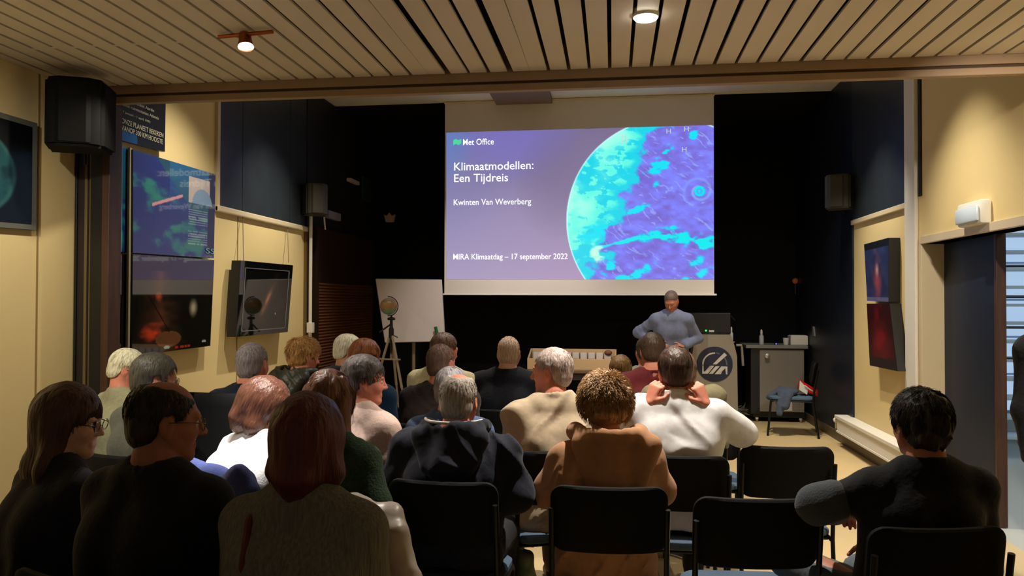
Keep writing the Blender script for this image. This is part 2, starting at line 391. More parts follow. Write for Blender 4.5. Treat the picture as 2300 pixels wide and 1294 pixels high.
# right wall with door opening
yj1 = 6.87                                    # far jamb
ynr0 = on_x(2040, 300, XR).y; ynr1 = on_x(1919, 700, XR).y; znr = on_x(2041, 455, XR).z
zl = on_x(2077, 548, XR).z; yo0 = 4.9
wr = struct('wall_right', (XR, yj1, 0), (XR+.16, YW+.1, 4.2), M_wallcream)
struct('pier', (XR, -1.5, 0), (XR+.16, yo0, 4.2), M_wallcream, wr); struct('wall_above_door', (XR, yo0, zl+.0), (XR+.16, yj1, 4.2), M_wallcream, wr)
struct('panel', (XR-.02, ynr0+.02, znr), (XR, ynr1, 4.10), M_navy, wr)
struct('panel', (XR-.02, ynr1+.004, 0), (XR, YW, 4.10), mat('navy_far_paint', (.07, .10, .16), .45, spec=.4), wr)
struct('trim_5', (XR-.035, ynr0+.02, znr-.05), (XR, ynr1, znr), M_cream2, bevel=.006)
struct('trim_6', (XR-.03, yj1+.10, 0), (XR, ynr0+.02, 4.10), M_white, bevel=.004)
struct('trim_7', (XR-.012, yj1+.01, znr+.02), (XR, yj1+.065, 3.9), M_void)
struct('trim_8', (XR-.025, yo0, zl), (XR+.16, yj1, zl+.065), M_cream2, bevel=.004)   # lintel
struct('trim_9', (XR-.02, yj1-.014, 0), (XR+.165, yj1+.045, zl+.03), M_cream2, bevel=.004)  # jamb
bb = struct('baseboard_right', (XR-.035, yj1+.1, 0), (XR, YW, .11), mat('grey_brown_baseboard', (.38, .32, .25), .5))
# door leaf
dm = mat('navy_door_paint', (.07, .12, .20), .5, spec=.25, var=.06, bump=(3, .02, (1, 1, 1)))
A = Vector((2.80, 6.86, 0)); B = on_z(2258, 1186, 0.0)
d = struct('door_1', (0, 0, .01), (.04, (B-A).length-.02, zl+.05), dm)
d.location = A; d.rotation_euler = (0, 0, math.atan2(B.y-A.y, B.x-A.x)-PI/2)
MB().box((-.012, (B-A).length-.02, .005), (.055, (B-A).length+.018, zl+.05), .004).build('edge_strip', M_wood, d)
# stairwell beyond the door
struct('floor.001', (XR+.021, 3.0, -.1), (7.2, 9.6, -.001), mat('pale_grey_floor', (.72, .72, .68), .4))
wo = struct('wall_far', (7.2, 2.0, 0), (7.3, 12.0, 4.5), mat('white_stairwell_paint', (.85, .88, .9), .6))
wo2 = struct('wall_side', (XR+.17, 9.6, 0), (7.2, 9.7, 4.5), mat('white_stairwell_paint', (.85, .88, .9), .6))
win = struct('window_1', (4.2, 9.52, .3), (7.15, 9.6, 4.2), mat('window_frame_paint', (.55, .6, .66), .5))
paneM = mat('daylit_pane', (.5, .6, .7), .3, emit=(.72, .83, .95), estr=.75)
for i in range(12):
    for j in range(9):
        x0 = 4.24+i*.243; z0 = .36+j*.425
        MB().box((x0, 9.49, z0), (x0+.225, 9.53, z0+.40)).build('pane', paneM, win)
st = empty('steel_staircase', (4.6, 8.6, 0), 0, 'pale steel staircase with horizontal rails seen through the open doorway', 'staircase')
smt = mat('dark_steel', (.12, .14, .17), .4, metal=.5)
pst = mat('pale_steel', (.70, .76, .80), .45)
for k in range(14):
    MB().box((-.9+.02*k, -.3+.05*k, .22+.19*k), (.9, -.02+.05*k, .25+.19*k), .003).build('tread', pst, st)
for z0 in (1.05, 1.35, 1.65, 1.95): MB().tube([(-1.2, -.5, z0), (2.2, -.5, z0)], .014, 8).build('rail', smt, st)
MB().tube([(-1.0, -.45, 3.3), (1.4, -.45, 1.6)], .022, 8).build('brace', smt, st)
MB().tube([(-.35, -.45, 3.6), (-1.1, -.45, 2.6)], .022, 8).build('brace', smt, st)
for x0 in (-.95, 1.9): MB().tube([(x0, -.5, 0), (x0, -.5, 3.6)], .03, 8).build('post', pst, st)

# ------------------------------------------------------------------ folded partition at the left
px = lambda u: on_y(u, 600, YB+.02).x
ps = empty('folding_partition', (px(207), YB+.06, 0), 0, 'folded stack of black, cream and brown partition leaves under the left beam end', 'partition')
for a_, b_, m_, y0, y1 in ((166, 171, M_blackplastic, 0, .05), (171, 188, mat('very_dark_brown', (.10, .08, .06), .5), .01, .06), (188, 194, mat('dull_gold_strip', (.38, .31, .18), .5), 0, .06),
                           (194, 199, mat('very_dark_brown', (.10, .08, .06), .5), .012, .06), (199, 206, mat('dull_gold_strip', (.38, .31, .18), .5), 0, .06), (206, 234, M_blackplastic, -.02, .06), (234, 250, M_wood, -.03, .06)):
    MB().box((px(a_)-px(207), y0-.04, 0), (px(b_)-px(207), y1, CZ-.12), .002).build('leaf_edge', m_, ps)

# ------------------------------------------------------------------ projection screen and slide
ys = 9.5
scr = empty('projection_screen', (on_y(1300, 430, ys).x, ys, 1.66), 0, 'wide white projection screen hanging on the black back wall, showing the slide', 'screen')
def S(u, v, y=ys): return on_y(u, v, y)-Vector(scr.location)
p0, p1 = S(998, 659), S(1604, 659)
MB().box((p0.x, 0, p0.z), (p1.x, .006, 4.10-1.66)).build('screen_cloth', mat('screen_cloth', (.84, .82, .80), .8, spec=.2), scr)
MB().box((p0.x-.03, -.012, p0.z-.022), (p1.x+.03, .018, p0.z-.001), .004).build('bottom_bar', M_white, scr)
MB().box((p0.x-.01, -.02, 2.425), (p1.x+.01, .05, 2.446), .004).build('roller_case', M_cream2, scr)
def slide(u, v):
    x = 1003+u*(1604-1003); y = (297-16*u)+v*(628-(297-16*u))   # photo pixels
    # left gradient printed on the slide
    g = np.stack([.42+.20*v+.06*u, .42+.15*v-.02*u, .62+.08*v-.14*u*(1-v)], 1)
    bl = np.clip(1-((u/.12)**2+(v/.35)**2), 0, 1)[:, None]; g = g*(1-bl*.5)+np.array([.34, .50, .78])*bl*.5
    pl = np.clip(1-(((u-.27)/.25)**2+((v-.0)/.35)**2), 0, 1)[:, None]; g = g*(1-pl*.5)+np.array([.47, .42, .80])*pl*.5
    gr = np.clip(1-(((u-.42)/.16)**2+((v-.35)/.4)**2), 0, 1)[:, None]; g = g*(1-gr*.35)+np.array([.42, .38, .48])*gr*.35
    cx, cy, r = 1511, 496, 231.5
    dx, dy = x-cx, y-cy; rr = np.sqrt(dx**2+dy**2)
    n1 = fbm(x*.018, y*.026, 1.3, 5); n2 = fbm(x*.05+7, y*.09, 3.1, 4)
    ca, sa = math.cos(-.6), math.sin(-.6); xr, yr = x*ca-y*sa, x*sa+y*ca; sw = fbm(xr*.035+n1*1.2, yr*.22+n1*2.5, 5.5, 3)
    e = np.zeros((len(u), 3))+np.array([.47, .45, .88]); e += np.array([.02, .06, .10])*n2[:, None]
    sm = np.clip((sw-.45)*2.2, 0, .55)[:, None]; e = e*(1-sm)+np.array([.62, .72, .98])*sm
    def blend(e, m, c): m = np.clip(m, 0, 1)[:, None]; return e*(1-m)+np.array(c)*m
    # bright band on the limb side
    q = -(dx*.78+dy*.38)+n1*38
    e = blend(e, (q-95)/12, (.10, .80, .88)); e = blend(e, np.where(n2+n1*.5 > .0, (q-115)/14, 0)*.7, (.36, .93, .86))
    e = blend(e, ((q-140)/30)*np.clip(.4+n1, 0, 1)*.5, (.60, .96, .88))
    # equatorial cloud band
    bc = 545-14*np.sin((x-1400)/60.); bd = 1-np.abs(y-bc)/(10+9*np.clip((x-1430)/60, -.6, 1.2)); e = blend(e, (bd+n2*.55+n1*.3-.15)*3*(x > 1350), (.0, .88, .90))
    for (bx, by, bw, bh) in ((1470, 380, 34, 12), (1562, 590, 20, 17), (1440, 470, 26, 8), (1478, 415, 12, 8), (1560, 300, 14, 10), (1380, 600, 18, 14), (1340, 525, 34, 16), (1525, 640, 60, 10), (1420, 622, 44, 10), (1500, 340, 14, 10)):
        k_ = 1-np.sqrt(((x-bx)/bw)**2+((y-by+(x-bx)*.45)/bh)**2)+n2*.75; e = blend(e, k_*2.2, (.05, .85, .92))
    k_ = 1-np.sqrt(((x-1345)/16)**2+((y-570)/24)**2)+n2*.6; e = blend(e, k_*2, (.72, .97, .86))
    # cyclone
    ax_, ay_ = x-1573, y-430; ar = np.sqrt(ax_**2+ay_**2); an = np.arctan2(ay_, ax_)
    e = blend(e, np.clip(np.sin(an+ar*.33)*1.2-.2, 0, 1)*np.exp(-(ar/28.)**2)*.9, (.55, .75, 1.0)); e = blend(e, (13-ar)/3+n2, (.0, .86, .90)); e = blend(e, (6-np.abs(ar-5)*3)/6, (.45, .5, .95))
    e = blend(e, (rr-(r-4))/3, (.75, .95, .96))
    m = np.clip((r-rr)/1.2+.5, 0, 1)[:, None]
    return np.clip(g*(1-m)+e*m, 0, 1)
Pq = [S(1002.5, 298, ys-.004), S(1603, 281, ys-.004), S(1603, 627.5, ys-.004), S(1002.5, 627.5, ys-.004)]
color_grid('slide_image', Pq, 420, 250, slide, attr_mat('slide_light', .8, emission=1.12), scr)
M_tx = mat('slide_text_light', (.2, .2, .2), .8, emit=(1, 1, 1), estr=1.25)
def slide_text(s, u0, u1, vb, hpx, name='slide_text', m=None, bold=.0015):
    o = text(name, s, 1, (0, 0, 0), (PI/2, 0, 0), m or M_tx, scr, ext=.0005, bold=.003)
    bpy.context.view_layer.update()
    xs_ = [v.co.x for v in o.data.vertices]; w = max(xs_)-min(xs_); A_, B_ = S(u0, vb, ys-.008), S(u1, vb, ys-.008)
    sy = abs(S(u0, vb-hpx, ys-.008).z-A_.z)/.72; sx = (B_.x-A_.x)/w
    for v in o.data.vertices: v.co.x = (v.co.x-min(xs_))*sx; v.co.y *= sy
    o.data.update(); o.location = A_; return o
slide_text('Met Office', 1040, 1109, 326, 14); slide_text('Klimaatmodellen:', 1020, 1198, 383, 18.5); slide_text('Een Tijdreis', 1020, 1141, 409, 18.5)
slide_text('Kwinten Van Weverberg', 1019, 1193, 461, 13.5); slide_text('MIRA Klimaatdag \u2013 17 september 2022', 1018, 1275, 583, 13)
for (u, v) in ((1401, 323), (1401, 313), (1502, 300), (1542, 295), (1537, 341)): slide_text('H', u-5, u+5, v, 11, m=mat('slide_symbol_light', (.2, .2, .2), .8, emit=(.85, .92, .90), estr=.8))
mb = MB()
wp = [(1018, 315), (1024, 312), (1030, 315), (1036, 312), (1036, 322), (1030, 326), (1024, 323), (1018, 326)]
pp = [S(u, v, ys-.008) for u, v in wp]; mb.prism([(p.x, p.z) for p in pp][::-1], 1, pp[0].y, pp[0].y+.001)
mb.build('slide_logo', mat('slide_green_light', (.1, .2, .1), .8, emit=(.30, .85, .62), estr=1.0), scr)

# ------------------------------------------------------------------ left wall panels
XP = XL+.03
gl = attr_mat('glossy_print', .035, ior=1.75); gl2 = attr_mat('satin_print', .35)
def wallquad(pts, X): return [on_x(u, v, X) for u, v in pts]
def poster(name, pts, X, depth, fn, label, cat, nu=70, nv=70, m=None, border=None, frame=M_blackplastic, cx=1, group=None):
    """framed flat panel on a side wall; pts TL,TR,BR,BL in photo pixels on plane X; depth vector goes to wall"""
    P = wallquad(pts, X); c = sum(P, Vector())/4; r = empty(name, (X+cx*-depth, c.y, min(p.z for p in P)), 0, label, cat, group)
    L = [p-Vector(r.location) for p in P]; th = Vector((-cx*depth, 0, 0))
    slab4(L, th, frame, 'board', r)
    e = Vector((cx*.0015, 0, 0)); L2 = [p+e for p in L]
    if border:
        c2 = sum(L2, Vector())/4; L2 = [c2+(p-c2)*(1-border)+e for p in L2]
    color_grid('print', L2, nu, nv, fn, m or gl, r); return r, L
def B_(e, m, c): m = np.clip(m, 0, 1)[:, None]; return e*(1-m)+np.array(c)*m
def f_dark(u, v): return np.zeros((len(u), 3))+np.array([.05, .05, .055])
def f_blue(u, v):  # bluish print, its blue partly painted in for the screen's reflection
    e = np.zeros((len(u), 3))+np.array([.08, .15, .36]); n = fbm(u*5, v*7, 2.2, 5); e = B_(e, n*1.5-.2, (.05, .34, .42)); e = B_(e, (n-.35)*2, (.12, .42, .36))
    e = B_(e, ((v < .5) & (u-.25 > v*.9))*.7, (.06, .30, .26)); e = B_(e, np.clip(1-(v*1.8), 0, 1)*(u > .4)*.8, (.08, .34, .52))
    d = np.abs((u-.2)*.35+(v-.47)*1.0-.0); 
    e = B_(e, (np.abs(v-(.50-.28*(u-.2)/.35*.55)) < .016)*((u > .2) & (u < .56)), (.72, .50, .52))
    e = B_(e, (u > .90)*1., (.05, .07, .10))
    return e
def f_blue_right(u, v):
    e = f_blue(u, v)
    e = B_(e, ((u > .64) & (u < .92) & (v > .10) & (v < .40))*1., (.64, .60, .56)); e = B_(e, (np.sqrt(((u-.82)/.14)**2+((v-.42)/.2)**2) < 1)*((v < .40) & (v > .1)), (.42, .52, .62))
    ln = ((np.sin(v*230) > 0) & (fbm(u*40, np.floor(v*36)*3.1, .3, 2) > -.45) & (u > .64) & (u < .90) & (((v > .47) & (v < .64)) | ((v > .70) & (v < .86))))
    return B_(e, ln*.75, (.55, .62, .60))
def f_launch(u, v):
    e = np.zeros((len(u), 3))+np.array([.085, .08, .065]); n = fbm(u*6, v*10, 4.1, 4)
    pl = np.clip(1-np.abs(u-(.30+.03*n))/(.10+.28*v), 0, 1)*(v > .15)
    e = B_(e, pl*(.5+.4*n)*.9, (.42, .24, .17)); e = B_(e, (1-np.sqrt(((u-.29)/.06)**2+((v-.42)/.06)**2)+n*.3)*.9, (.78, .30, .20))
    e = B_(e, (1-np.sqrt(((u-.24)/.16)**2+((v-.80)/.10)**2)+n*.5)*1.0, (.86, .28, .16)); e = B_(e, (np.sqrt(((u-.42)/.16)**2+((v-.87)/.085)**2) < 1)*.85, (.42, .28, .18))
    e = B_(e, (np.abs(u-(.10+.33*(v-.3)/.5)) < .008)*((v > .3) & (v < .8))*.7, (.10, .06, .05))
    e = B_(e, np.clip(1-np.sqrt(((u-.73)/.07)**2+((v-.55)/.12)**2), 0, 1)*1.3, (.62, .60, .52))
    e = B_(e, ((np.abs(v-.965) < .014) & (u > .5) & (u < .74) & (fbm(u*80, v*3, .3, 2) > -.3))*1., (.62, .20, .12)); e = B_(e, (np.sqrt(((u-.40)/.035)**2+((v-.955)/.018)**2) < 1)*1., (.66, .66, .66))
    return B_(e, (np.sqrt(((u-.90)/.03)**2+((v-.935)/.014)**2) < 1)*1., (.66, .66, .66))
def f_moon(u, v):
    e = f_dark(u, v); n = fbm(u*5, v*12, 6, 4); r = np.sqrt(((u-.0)/.62)**2+((v-.42)/.40)**2); e = B_(e, (1-r)*14, (.46, .38, .31))
    return B_(e, (r < 1)*np.clip(n*.6, 0, .4), (.30, .24, .2))
def f_aff(u, v):
    e = f_dark(u, v); e = B_(e, ((v > .86-.1*u) & (u < .62))*1., (.07, .24, .42)); return B_(e, ((u < .055) & (v < .66))*1., (.80, .80, .70))
poster('poster', ((298, 336), (484, 392), (480, 580), (298, 568)), XP+.06, .05, f_blue_right, 'glossy blue space poster with pale text block, upper right of the left-wall panels', 'poster', 120, 120, cx=1)
poster('poster', ((190, 304), (294, 335), (290, 567), (190, 560)), XP+.02, .04, f_blue, 'glossy blue poster strip left of the thin pale divider, upper row on left wall', 'poster', 60, 90)
poster('poster', ((298, 571), (481, 584), (472, 777), (296, 800)), XP+.06, .05, f_launch, 'dark rocket-launch poster with red glow hanging below the blue poster', 'poster', 120, 120)
poster('poster', ((190, 566), (288, 572), (285, 805), (190, 812)), XP+.02, .04, f_moon, 'black poster with brown planet half hidden behind the partition stack', 'poster', 60, 90)
dv = on_x(292, 560, XP+.05); o = MB().box((XP+.03, dv.y-.012, on_x(292, 800, XP).z), (XP+.05, dv.y+.012, on_x(292, 336, XP).z), .003).build('divider_rail', mat('pale_gold_rail', (.55, .52, .42), .5)); tag(o, 'thin pale vertical rail between the blue and dark wall posters', 'rail')
r, L = poster('poster', ((190, 168), (372, 222), (370, 341), (190, 293)), XP+.02, .03, f_aff, 'black poster with white block lettering high on the left wall', 'poster', 90, 60, m=gl2)
M_lt = mat('poster_lettering', (.62, .62, .54), .7)
def on_poster(r, u0, u1, v, hpx, s, X):
    a_, b_ = on_x(u0, v, X), on_x(u1, v, X); h = hpx/F_PX*a_.y
    o = text('lettering', s, 1, (0, 0, 0), (PI/2, 0, PI/2), M_lt, r, ext=.0006)
    xs_ = [q.co.x for q in o.data.vertices]; w = max(xs_)-min(xs_); x0 = min(xs_)
    for q in o.data.vertices: q.co.x = (q.co.x-x0)/w*(b_.y-a_.y); q.co.y *= h/.72
    o.data.update(); o.location = a_-Vector(r.location)
KS = .30
for s, u0, u1, v, h in (('ONZE PLANEET BEKEKEN', 273, 367, 276, 13), ('VANOP 300 KM HOOGTE', 273, 366, 292, 13), ('vanuit ruimtestation Atlantis', 273, 357, 236, 8), ('17 januari - 1 april 1992', 273, 338, 252, 6), ('de planeet Aarde', 290, 346, 229, 8)):
    on_poster(r, u0, u1, v, h, s, XP+.026)
ss = bpy.data.objects['poster']
M_lt2 = mat('poster_lettering_blue', (.45, .62, .68), .6)
a_ = on_x(462, 569, XP+.065); b_ = on_x(481, 569, XP+.065)
o = text('lettering', 'SS', 1, (0, 0, 0), (PI/2, 0, PI/2), M_lt2, ss, ext=.0006); xs_ = [q.co.x for q in o.data.vertices]
for q in o.data.vertices: q.co.x = (q.co.x-min(xs_))/(max(xs_)-min(xs_))*(b_.y-a_.y); q.co.y *= .048/.72
o.data.update(); o.location = a_-Vector(ss.location)+Vector((.003, 0, 0))
# near-left poster with grey border
def f_globe(u, v):
    e = np.zeros((len(u), 3))+np.array([.03, .04, .055]); n = fbm(u*8, v*8, 8, 4); r = np.sqrt(((u-.40)/.46)**2+((v-.54)/.45)**2); e = B_(e, (1-r)*20, (.10, .27, .29))
    e = B_(e, (r < 1)*np.clip(n*1.1, 0, .6), (.04, .11, .12)); e = B_(e, np.clip(1-np.abs(r-.93)*14, 0, 1)*.5, (.24, .40, .38)); return e
poster('poster', ((-220, 186), (84, 277), (82, 517), (-220, 493)), XL+.035, .03, f_globe, 'dark poster with a teal globe in a grey border, far left wall', 'poster', 90, 80, m=gl2, border=.10, frame=M_bluepost)
# galaxy picture
def f_gal(u, v):
    e = np.zeros((len(u), 3))+np.array([.05, .05, .045]); n = fbm(u*9, v*9, 3, 4); a_ = (u-.52)*.80+(v-.5)*.85; b2 = -(u-.52)*.85+(v-.5)*.62
    a2 = (v-.52)*.92-(u-.52)*.55; c2 = (u-.52)*.92+(v-.52)*.45
    g = np.exp(-(a2/.26)**2-(c2/.055)**2); e = B_(e, g*(.6+.5*n), (.52, .32, .24)); e = B_(e, np.exp(-(a2/.13)**2-(c2/.03)**2)*.6, (.80, .52, .38)); e = B_(e, (np.sqrt((u-.70)**2+(v-.72)**2) < .012)*1., (.6, .75, .75))
    return e
r, L = poster('galaxy_picture', ((541, 585), (658, 596), (646, 746), (530, 757)), XL+.14, .09, f_gal, 'black-framed galaxy picture with thin silver inner line, hung by wires', 'picture', 80, 80)
c2 = sum(L, Vector())/4; Q = [c2+(p-c2)*.84+Vector((.004, 0, -.01)) for p in L]
mb = MB()
for i in range(4): mb.tube([Q[i], Q[(i+1) % 4]], .0045, 6)
mb.build('silver_line', M_silver, r)
for u in (547, 648): MB().tube([on_x(u, 590, XL+.10)-Vector(r.location), on_x(u-2, 470 if u < 600 else 500, XL+.01)-Vector(r.location)], .0035, 6).build('wire', mat('thin_wire', (.35, .3, .2), .5), r)
# right wall pictures
def f_neb(u, v):
    n = fbm(u*5, v*6, 1, 4); e = np.zeros((len(u), 3))+np.array([.16, .19, .34]); e = B_(e, n*.5+.1, (.22, .28, .50)); e = B_(e, 1.1-np.sqrt(((u-.5)/.22)**2+((v-.62)/.4)**2)+n*.3, (.60, .28, .34)); e = B_(e, (1-np.sqrt(((u-.52)/.10)**2+((v-.48)/.14)**2)), (.82, .66, .66))
    e = B_(e, (v < .12)*1., (.09, .09, .1)); return B_(e, (v > .93)*.6, (.5, .5, .7))
def f_red(u, v):
    n = fbm(u*5, v*6, 5, 4); e = np.zeros((len(u), 3))+np.array([.20, .05, .06]); e = B_(e, 1.1-np.sqrt(((u-.5)/.35)**2+((v-.55)/.5)**2)+n*.4, (.46, .07, .10)); return B_(e, (v > .85)*.8, (.13, .12, .13))
poster('nebula_picture', ((1941, 549), (1996, 534), (1996, 678), (1948, 676)), XR-.10, .10, f_neb, 'blue and pink nebula picture on right cream wall, above the red one', 'picture', 50, 80, cx=-1, m=gl2)
poster('nebula_picture', ((1947, 682), (1998, 682), (2016, 834), (1954, 821)), XR-.10, .10, f_red, 'dark red nebula picture hanging directly under the blue one on right wall', 'picture', 50, 80, cx=-1, m=gl2)

# ------------------------------------------------------------------ radiator, exit light, speakers
ra = empty('radiator', (XR-.09, 7.9, .16), 0, 'long low white radiator on the right wall below the nebula pictures', 'radiator')
MB().box((-.05, -1.0, .02), (.05, 1.0, .15), .006).build('body', M_white, ra)
MB().box((-.065, -1.04, .15), (.088, 1.04, .185), .004).build('top_plate', M_white, ra); MB().box((-.06, -1.0, 0), (-.05, 1.0, .022), .002).build('bottom_lip', M_white, ra)
MB().tube([(-.03, 1.0, .13), (-.03, 1.10, .13), (-.03, 1.10, .02)], .012, 8).sphere((-.04, 1.07, .12), .03).build('valve', M_white, ra, True)
MB().tube([(-.03, -1.0, .1), (-.03, -1.07, .1), (.05, -1.07, .1)], .012, 8).build('bracket', M_white, ra, True)
e0, e1 = on_x(2158, 470, XR-.05), on_x(2212, 460, XR-.05)
el = empty('exit_light', (XR-.05, (e0.y+e1.y)/2, on_x(2185, 507, XR-.05).z), 0, 'white emergency light box mounted on the wall above the open door', 'light fixture')
L_ = (e0.y-e1.y)/2
MB().box((-.03, -L_, .0), (.05, L_, .17), .02).build('housing', M_white, el, True); MB().box((-.05, -L_*.93, .02), (-.029, L_*.93, .13), .012).build('diffuser', mat('milky_diffuser', (.80, .86, .92), .3), el, True)
def speaker(loc, rz, w, h, dp, label, sm=None):
    sm = sm or mat('speaker_black', (.03, .03, .03), .75, spec=.15)
    r = empty('wall_speaker', loc, rz, label, 'speaker')
    prof = [(-w/2, -dp/2), (-w*.42, dp*.32), (-w*.22, dp*.47), (w*.22, dp*.47), (w*.42, dp*.32), (w/2, -dp/2)]
    mb = MB(); mb.prism(prof, 2, -h/2, h/2); bmesh.ops.bevel(mb.bm, geom=list(mb.bm.edges), offset=min(w, h)*.05, segments=2, affect='EDGES'); mb.build('enclosure', sm, r, True)
    mb = MB(); pf = [(x*.88, y+.006) for x, y in prof[1:-1]]+[(w*.36, dp*.2), (-w*.36, dp*.2)]; mb.prism(pf, 2, -h*.44, h*.44); mb.build('grille', sm, r)
    MB().tube([(0, -dp*.4, 0), (0, -dp*.5-.08, 0), (0, -dp*.5-.08, -h*.62)], .014, 8).box((-.04, -dp*.5-.09, -h*.35), (.04, -dp*.5-.08, h*.2)).build('bracket', M_blackmetal, r); return r
sp = at(187, 262, 4.75); speaker((sp.x-.02, sp.y-.02, sp.z), math.radians(205), .38, .42, .30, 'large black wall speaker high at the left beam end')
sp = at(709, 449, 8.85); speaker(sp, math.radians(215), .29, .36, .24, 'black speaker above the white pole on the left wall', mat('speaker_charcoal', (.20, .19, .16), .55))
sp = at(1885, 432, 8.35); speaker(sp, math.radians(150), .31, .37, .25, 'black speaker on the right wall beside the navy panel', mat('speaker_charcoal', (.20, .19, .16), .55))
# white conduit
c0 = on_x(702, 480, XL+.10); c1 = on_x(698, 800, XL+.10)
cd = empty('cable_conduit', (XL+.08, c0.y, 0), 0, 'white vertical cable conduit running down below the left back speaker', 'conduit')
MB().tube([(0, 0, .1), (0, 0, c0.z)], .020, 10).build('pipe', M_white, cd, True); zb = on_x(699, 736, XL+.08).z
MB().box((-.03, -.035, zb-.06), (.04, .035, zb+.06), .006).build('junction_box', M_white, cd)
MB().tube([(.05, .28, c0.z+.0), (.06, .30, c0.z-.16)], .01, 8).build('cable_end', M_white, cd)
def wallbox(name, u0, u1, v0, v1, X, dp, m, label, cat, bev=.006, extra=None):
    a_, b_ = on_x(u0, v0, X), on_x(u1, v1, X); o = MB().box((X-dp, min(a_.y, b_.y), min(a_.z, b_.z)), (X, max(a_.y, b_.y), max(a_.z, b_.z)), bev).build(name, m); tag(o, label, cat); return o
wallbox('control_box', 788, 808, 399, 416, XL+.08, .06, mat('beige_plastic', (.75, .70, .65), .5), 'small beige control box high on the dark left wall near the corner', 'box')
wallbox('sign_plate', 815, 833, 395, 455, XL+.04, .02, mat('dark_green_plate', (.10, .22, .22), .5), 'unlit dark green upright sign plate near the back left corner', 'sign')
wallbox('light_box', 740, 766, 472, 497, XL+.08, .06, mat('lavender_plastic', (.55, .54, .66), .5), 'dim lavender wall box just right of the left back speaker', 'box')
a_ = on_y(876, 490, YW-.05); sc_ = empty('wall_sconce', (a_.x, YW-.06, a_.z-.06), 0, 'small cream cup-shaped wall lamp, unlit, on the black back wall', 'wall lamp')
M_sc = mat('cream_sconce', (.75, .65, .55), .6)
MB().prism([(-.08, .11), (-.055, 0), (.055, 0), (.08, .11), (.04, .085), (0, .14), (-.04, .085)], 1, -.04, .04).build('shade', M_sc, sc_); MB().box((-.02, .03, .0), (.02, .055, .08)).build('bracket', M_sc, sc_)

# ceiling spotlights in view
M_bulb = mat('lamp_face', (1, 1, 1), .3, emit=(1, .97, .90), estr=40)
s = empty('ceiling_spotlight', (S1.x, S1.y, CZ), 0, 'glowing copper-rimmed spotlight in the slatted ceiling at upper left', 'ceiling light', 'ceiling spotlights')
cop = mat('copper_metal', (.65, .36, .22), .3, metal=.9)
MB().tube([(-.16, .02, -.02), (.16, -.02, -.02)], .011, 8).build('track_bar', cop, s, True)
q = (Vector((-1.42, 3.15, 1.0))-S1).normalized().to_track_quat('Z', 'X').to_matrix().to_4x4()
MB().lathe([(.030, -.04), (.034, .0), (.042, .04), (.040, .04), (.03, .02)], (0, 0, -.055), 20, q).build('housing', cop, s, True)
MB().lathe([(.001, .026), (.036, .030), (.036, .034), (.001, .036)], (0, 0, -.055), 20, q).build('lamp_glass', M_bulb, s, True)
s = empty('ceiling_spotlight', (S2.x, S2.y, CZ), 0, 'glowing round recessed spotlight at top centre-right of the slatted ceiling', 'ceiling light', 'ceiling spotlights')
MB().lathe([(.062, -.012), (.066, .0), (.066, .03), (.05, .03), (.05, -.006)], (0, 0, 0), 28).build('ring', M_white, s, True)
MB().lathe([(.001, -.022), (.054, -.019), (.056, -.0125), (.001, -.0122)], (0, 0, 0), 28).build('lamp_glass', M_bulb, s, True)
# ------------------------------------------------------------------ chairs
_pad_back = pad(.455, .265, .055, .034, -.55); _pad_back_me = None
def make_chair(loc, rz, label, group='black chairs of the audience'):
    global _pad_back_me
    r = empty('stacking_chair', loc, rz, label, 'chair', group)
    if _pad_back_me is None:
        def me_of(o): m = o.data; bpy.data.objects.remove(o); return m
        k = {}
        k['backrest'] = me_of(_pad_back.build('backrest', M_chairblack, None, True))
        k['seat'] = me_of(pad(.44, .42, .07, .045, .0).build('seat', M_seatblue, None, True))
        k['seat_shell'] = me_of(MB().box((-.205, -.19, -.012), (.205, .19, 0), .004).build('seat_shell', M_blackplastic))
        fl = MB().tube([(0, .22, 0), (0, .19, .40), (0, .16, .425)], .011, 8); k['fleg'] = me_of(fl.build('leg', M_blackmetal, None, True))
        rl = MB().tube([(0, -.25, 0), (0, -.20, .42), (0, -.215, .60), (0, -.245, .80)], .011, 8); k['rleg'] = me_of(rl.build('leg', M_blackmetal, None, True))
        k['side_rail'] = me_of(MB().tube([(0, -.20, .42), (0, .17, .425)], .010, 8).build('side_rail', M_blackmetal, None, True))
        _pad_back_me = k
    k = _pad_back_me
    b = link('backrest', k['backrest'], None, r, (0, -.224, .748), (math.radians(8), 0, 0))
    link('seat', k['seat'], None, r, (0, 0, .45), (PI/2, 0, 0)); link('seat_shell', k['seat_shell'], None, r, (0, 0, .426))
    for s in (-1, 1):
        link('leg', k['fleg'], None, r, (s*.215, 0, 0)); link('leg', k['rleg'], None, r, (s*.222, 0, 0)); link('side_rail', k['side_rail'], None, r, (s*.215, 0, 0))
    return r
def chair_at(u, v_top, zc, rz, label, w=None):
    """chair whose backrest centre top shows at pixel u at depth zc"""
    p = at(u, v_top, zc); R = math.radians(rz); back = Vector((math.sin(R)*.235, -math.cos(R)*.235, 0))
    return make_chair((p.x-back.x, p.y-back.y, 0), R, label)
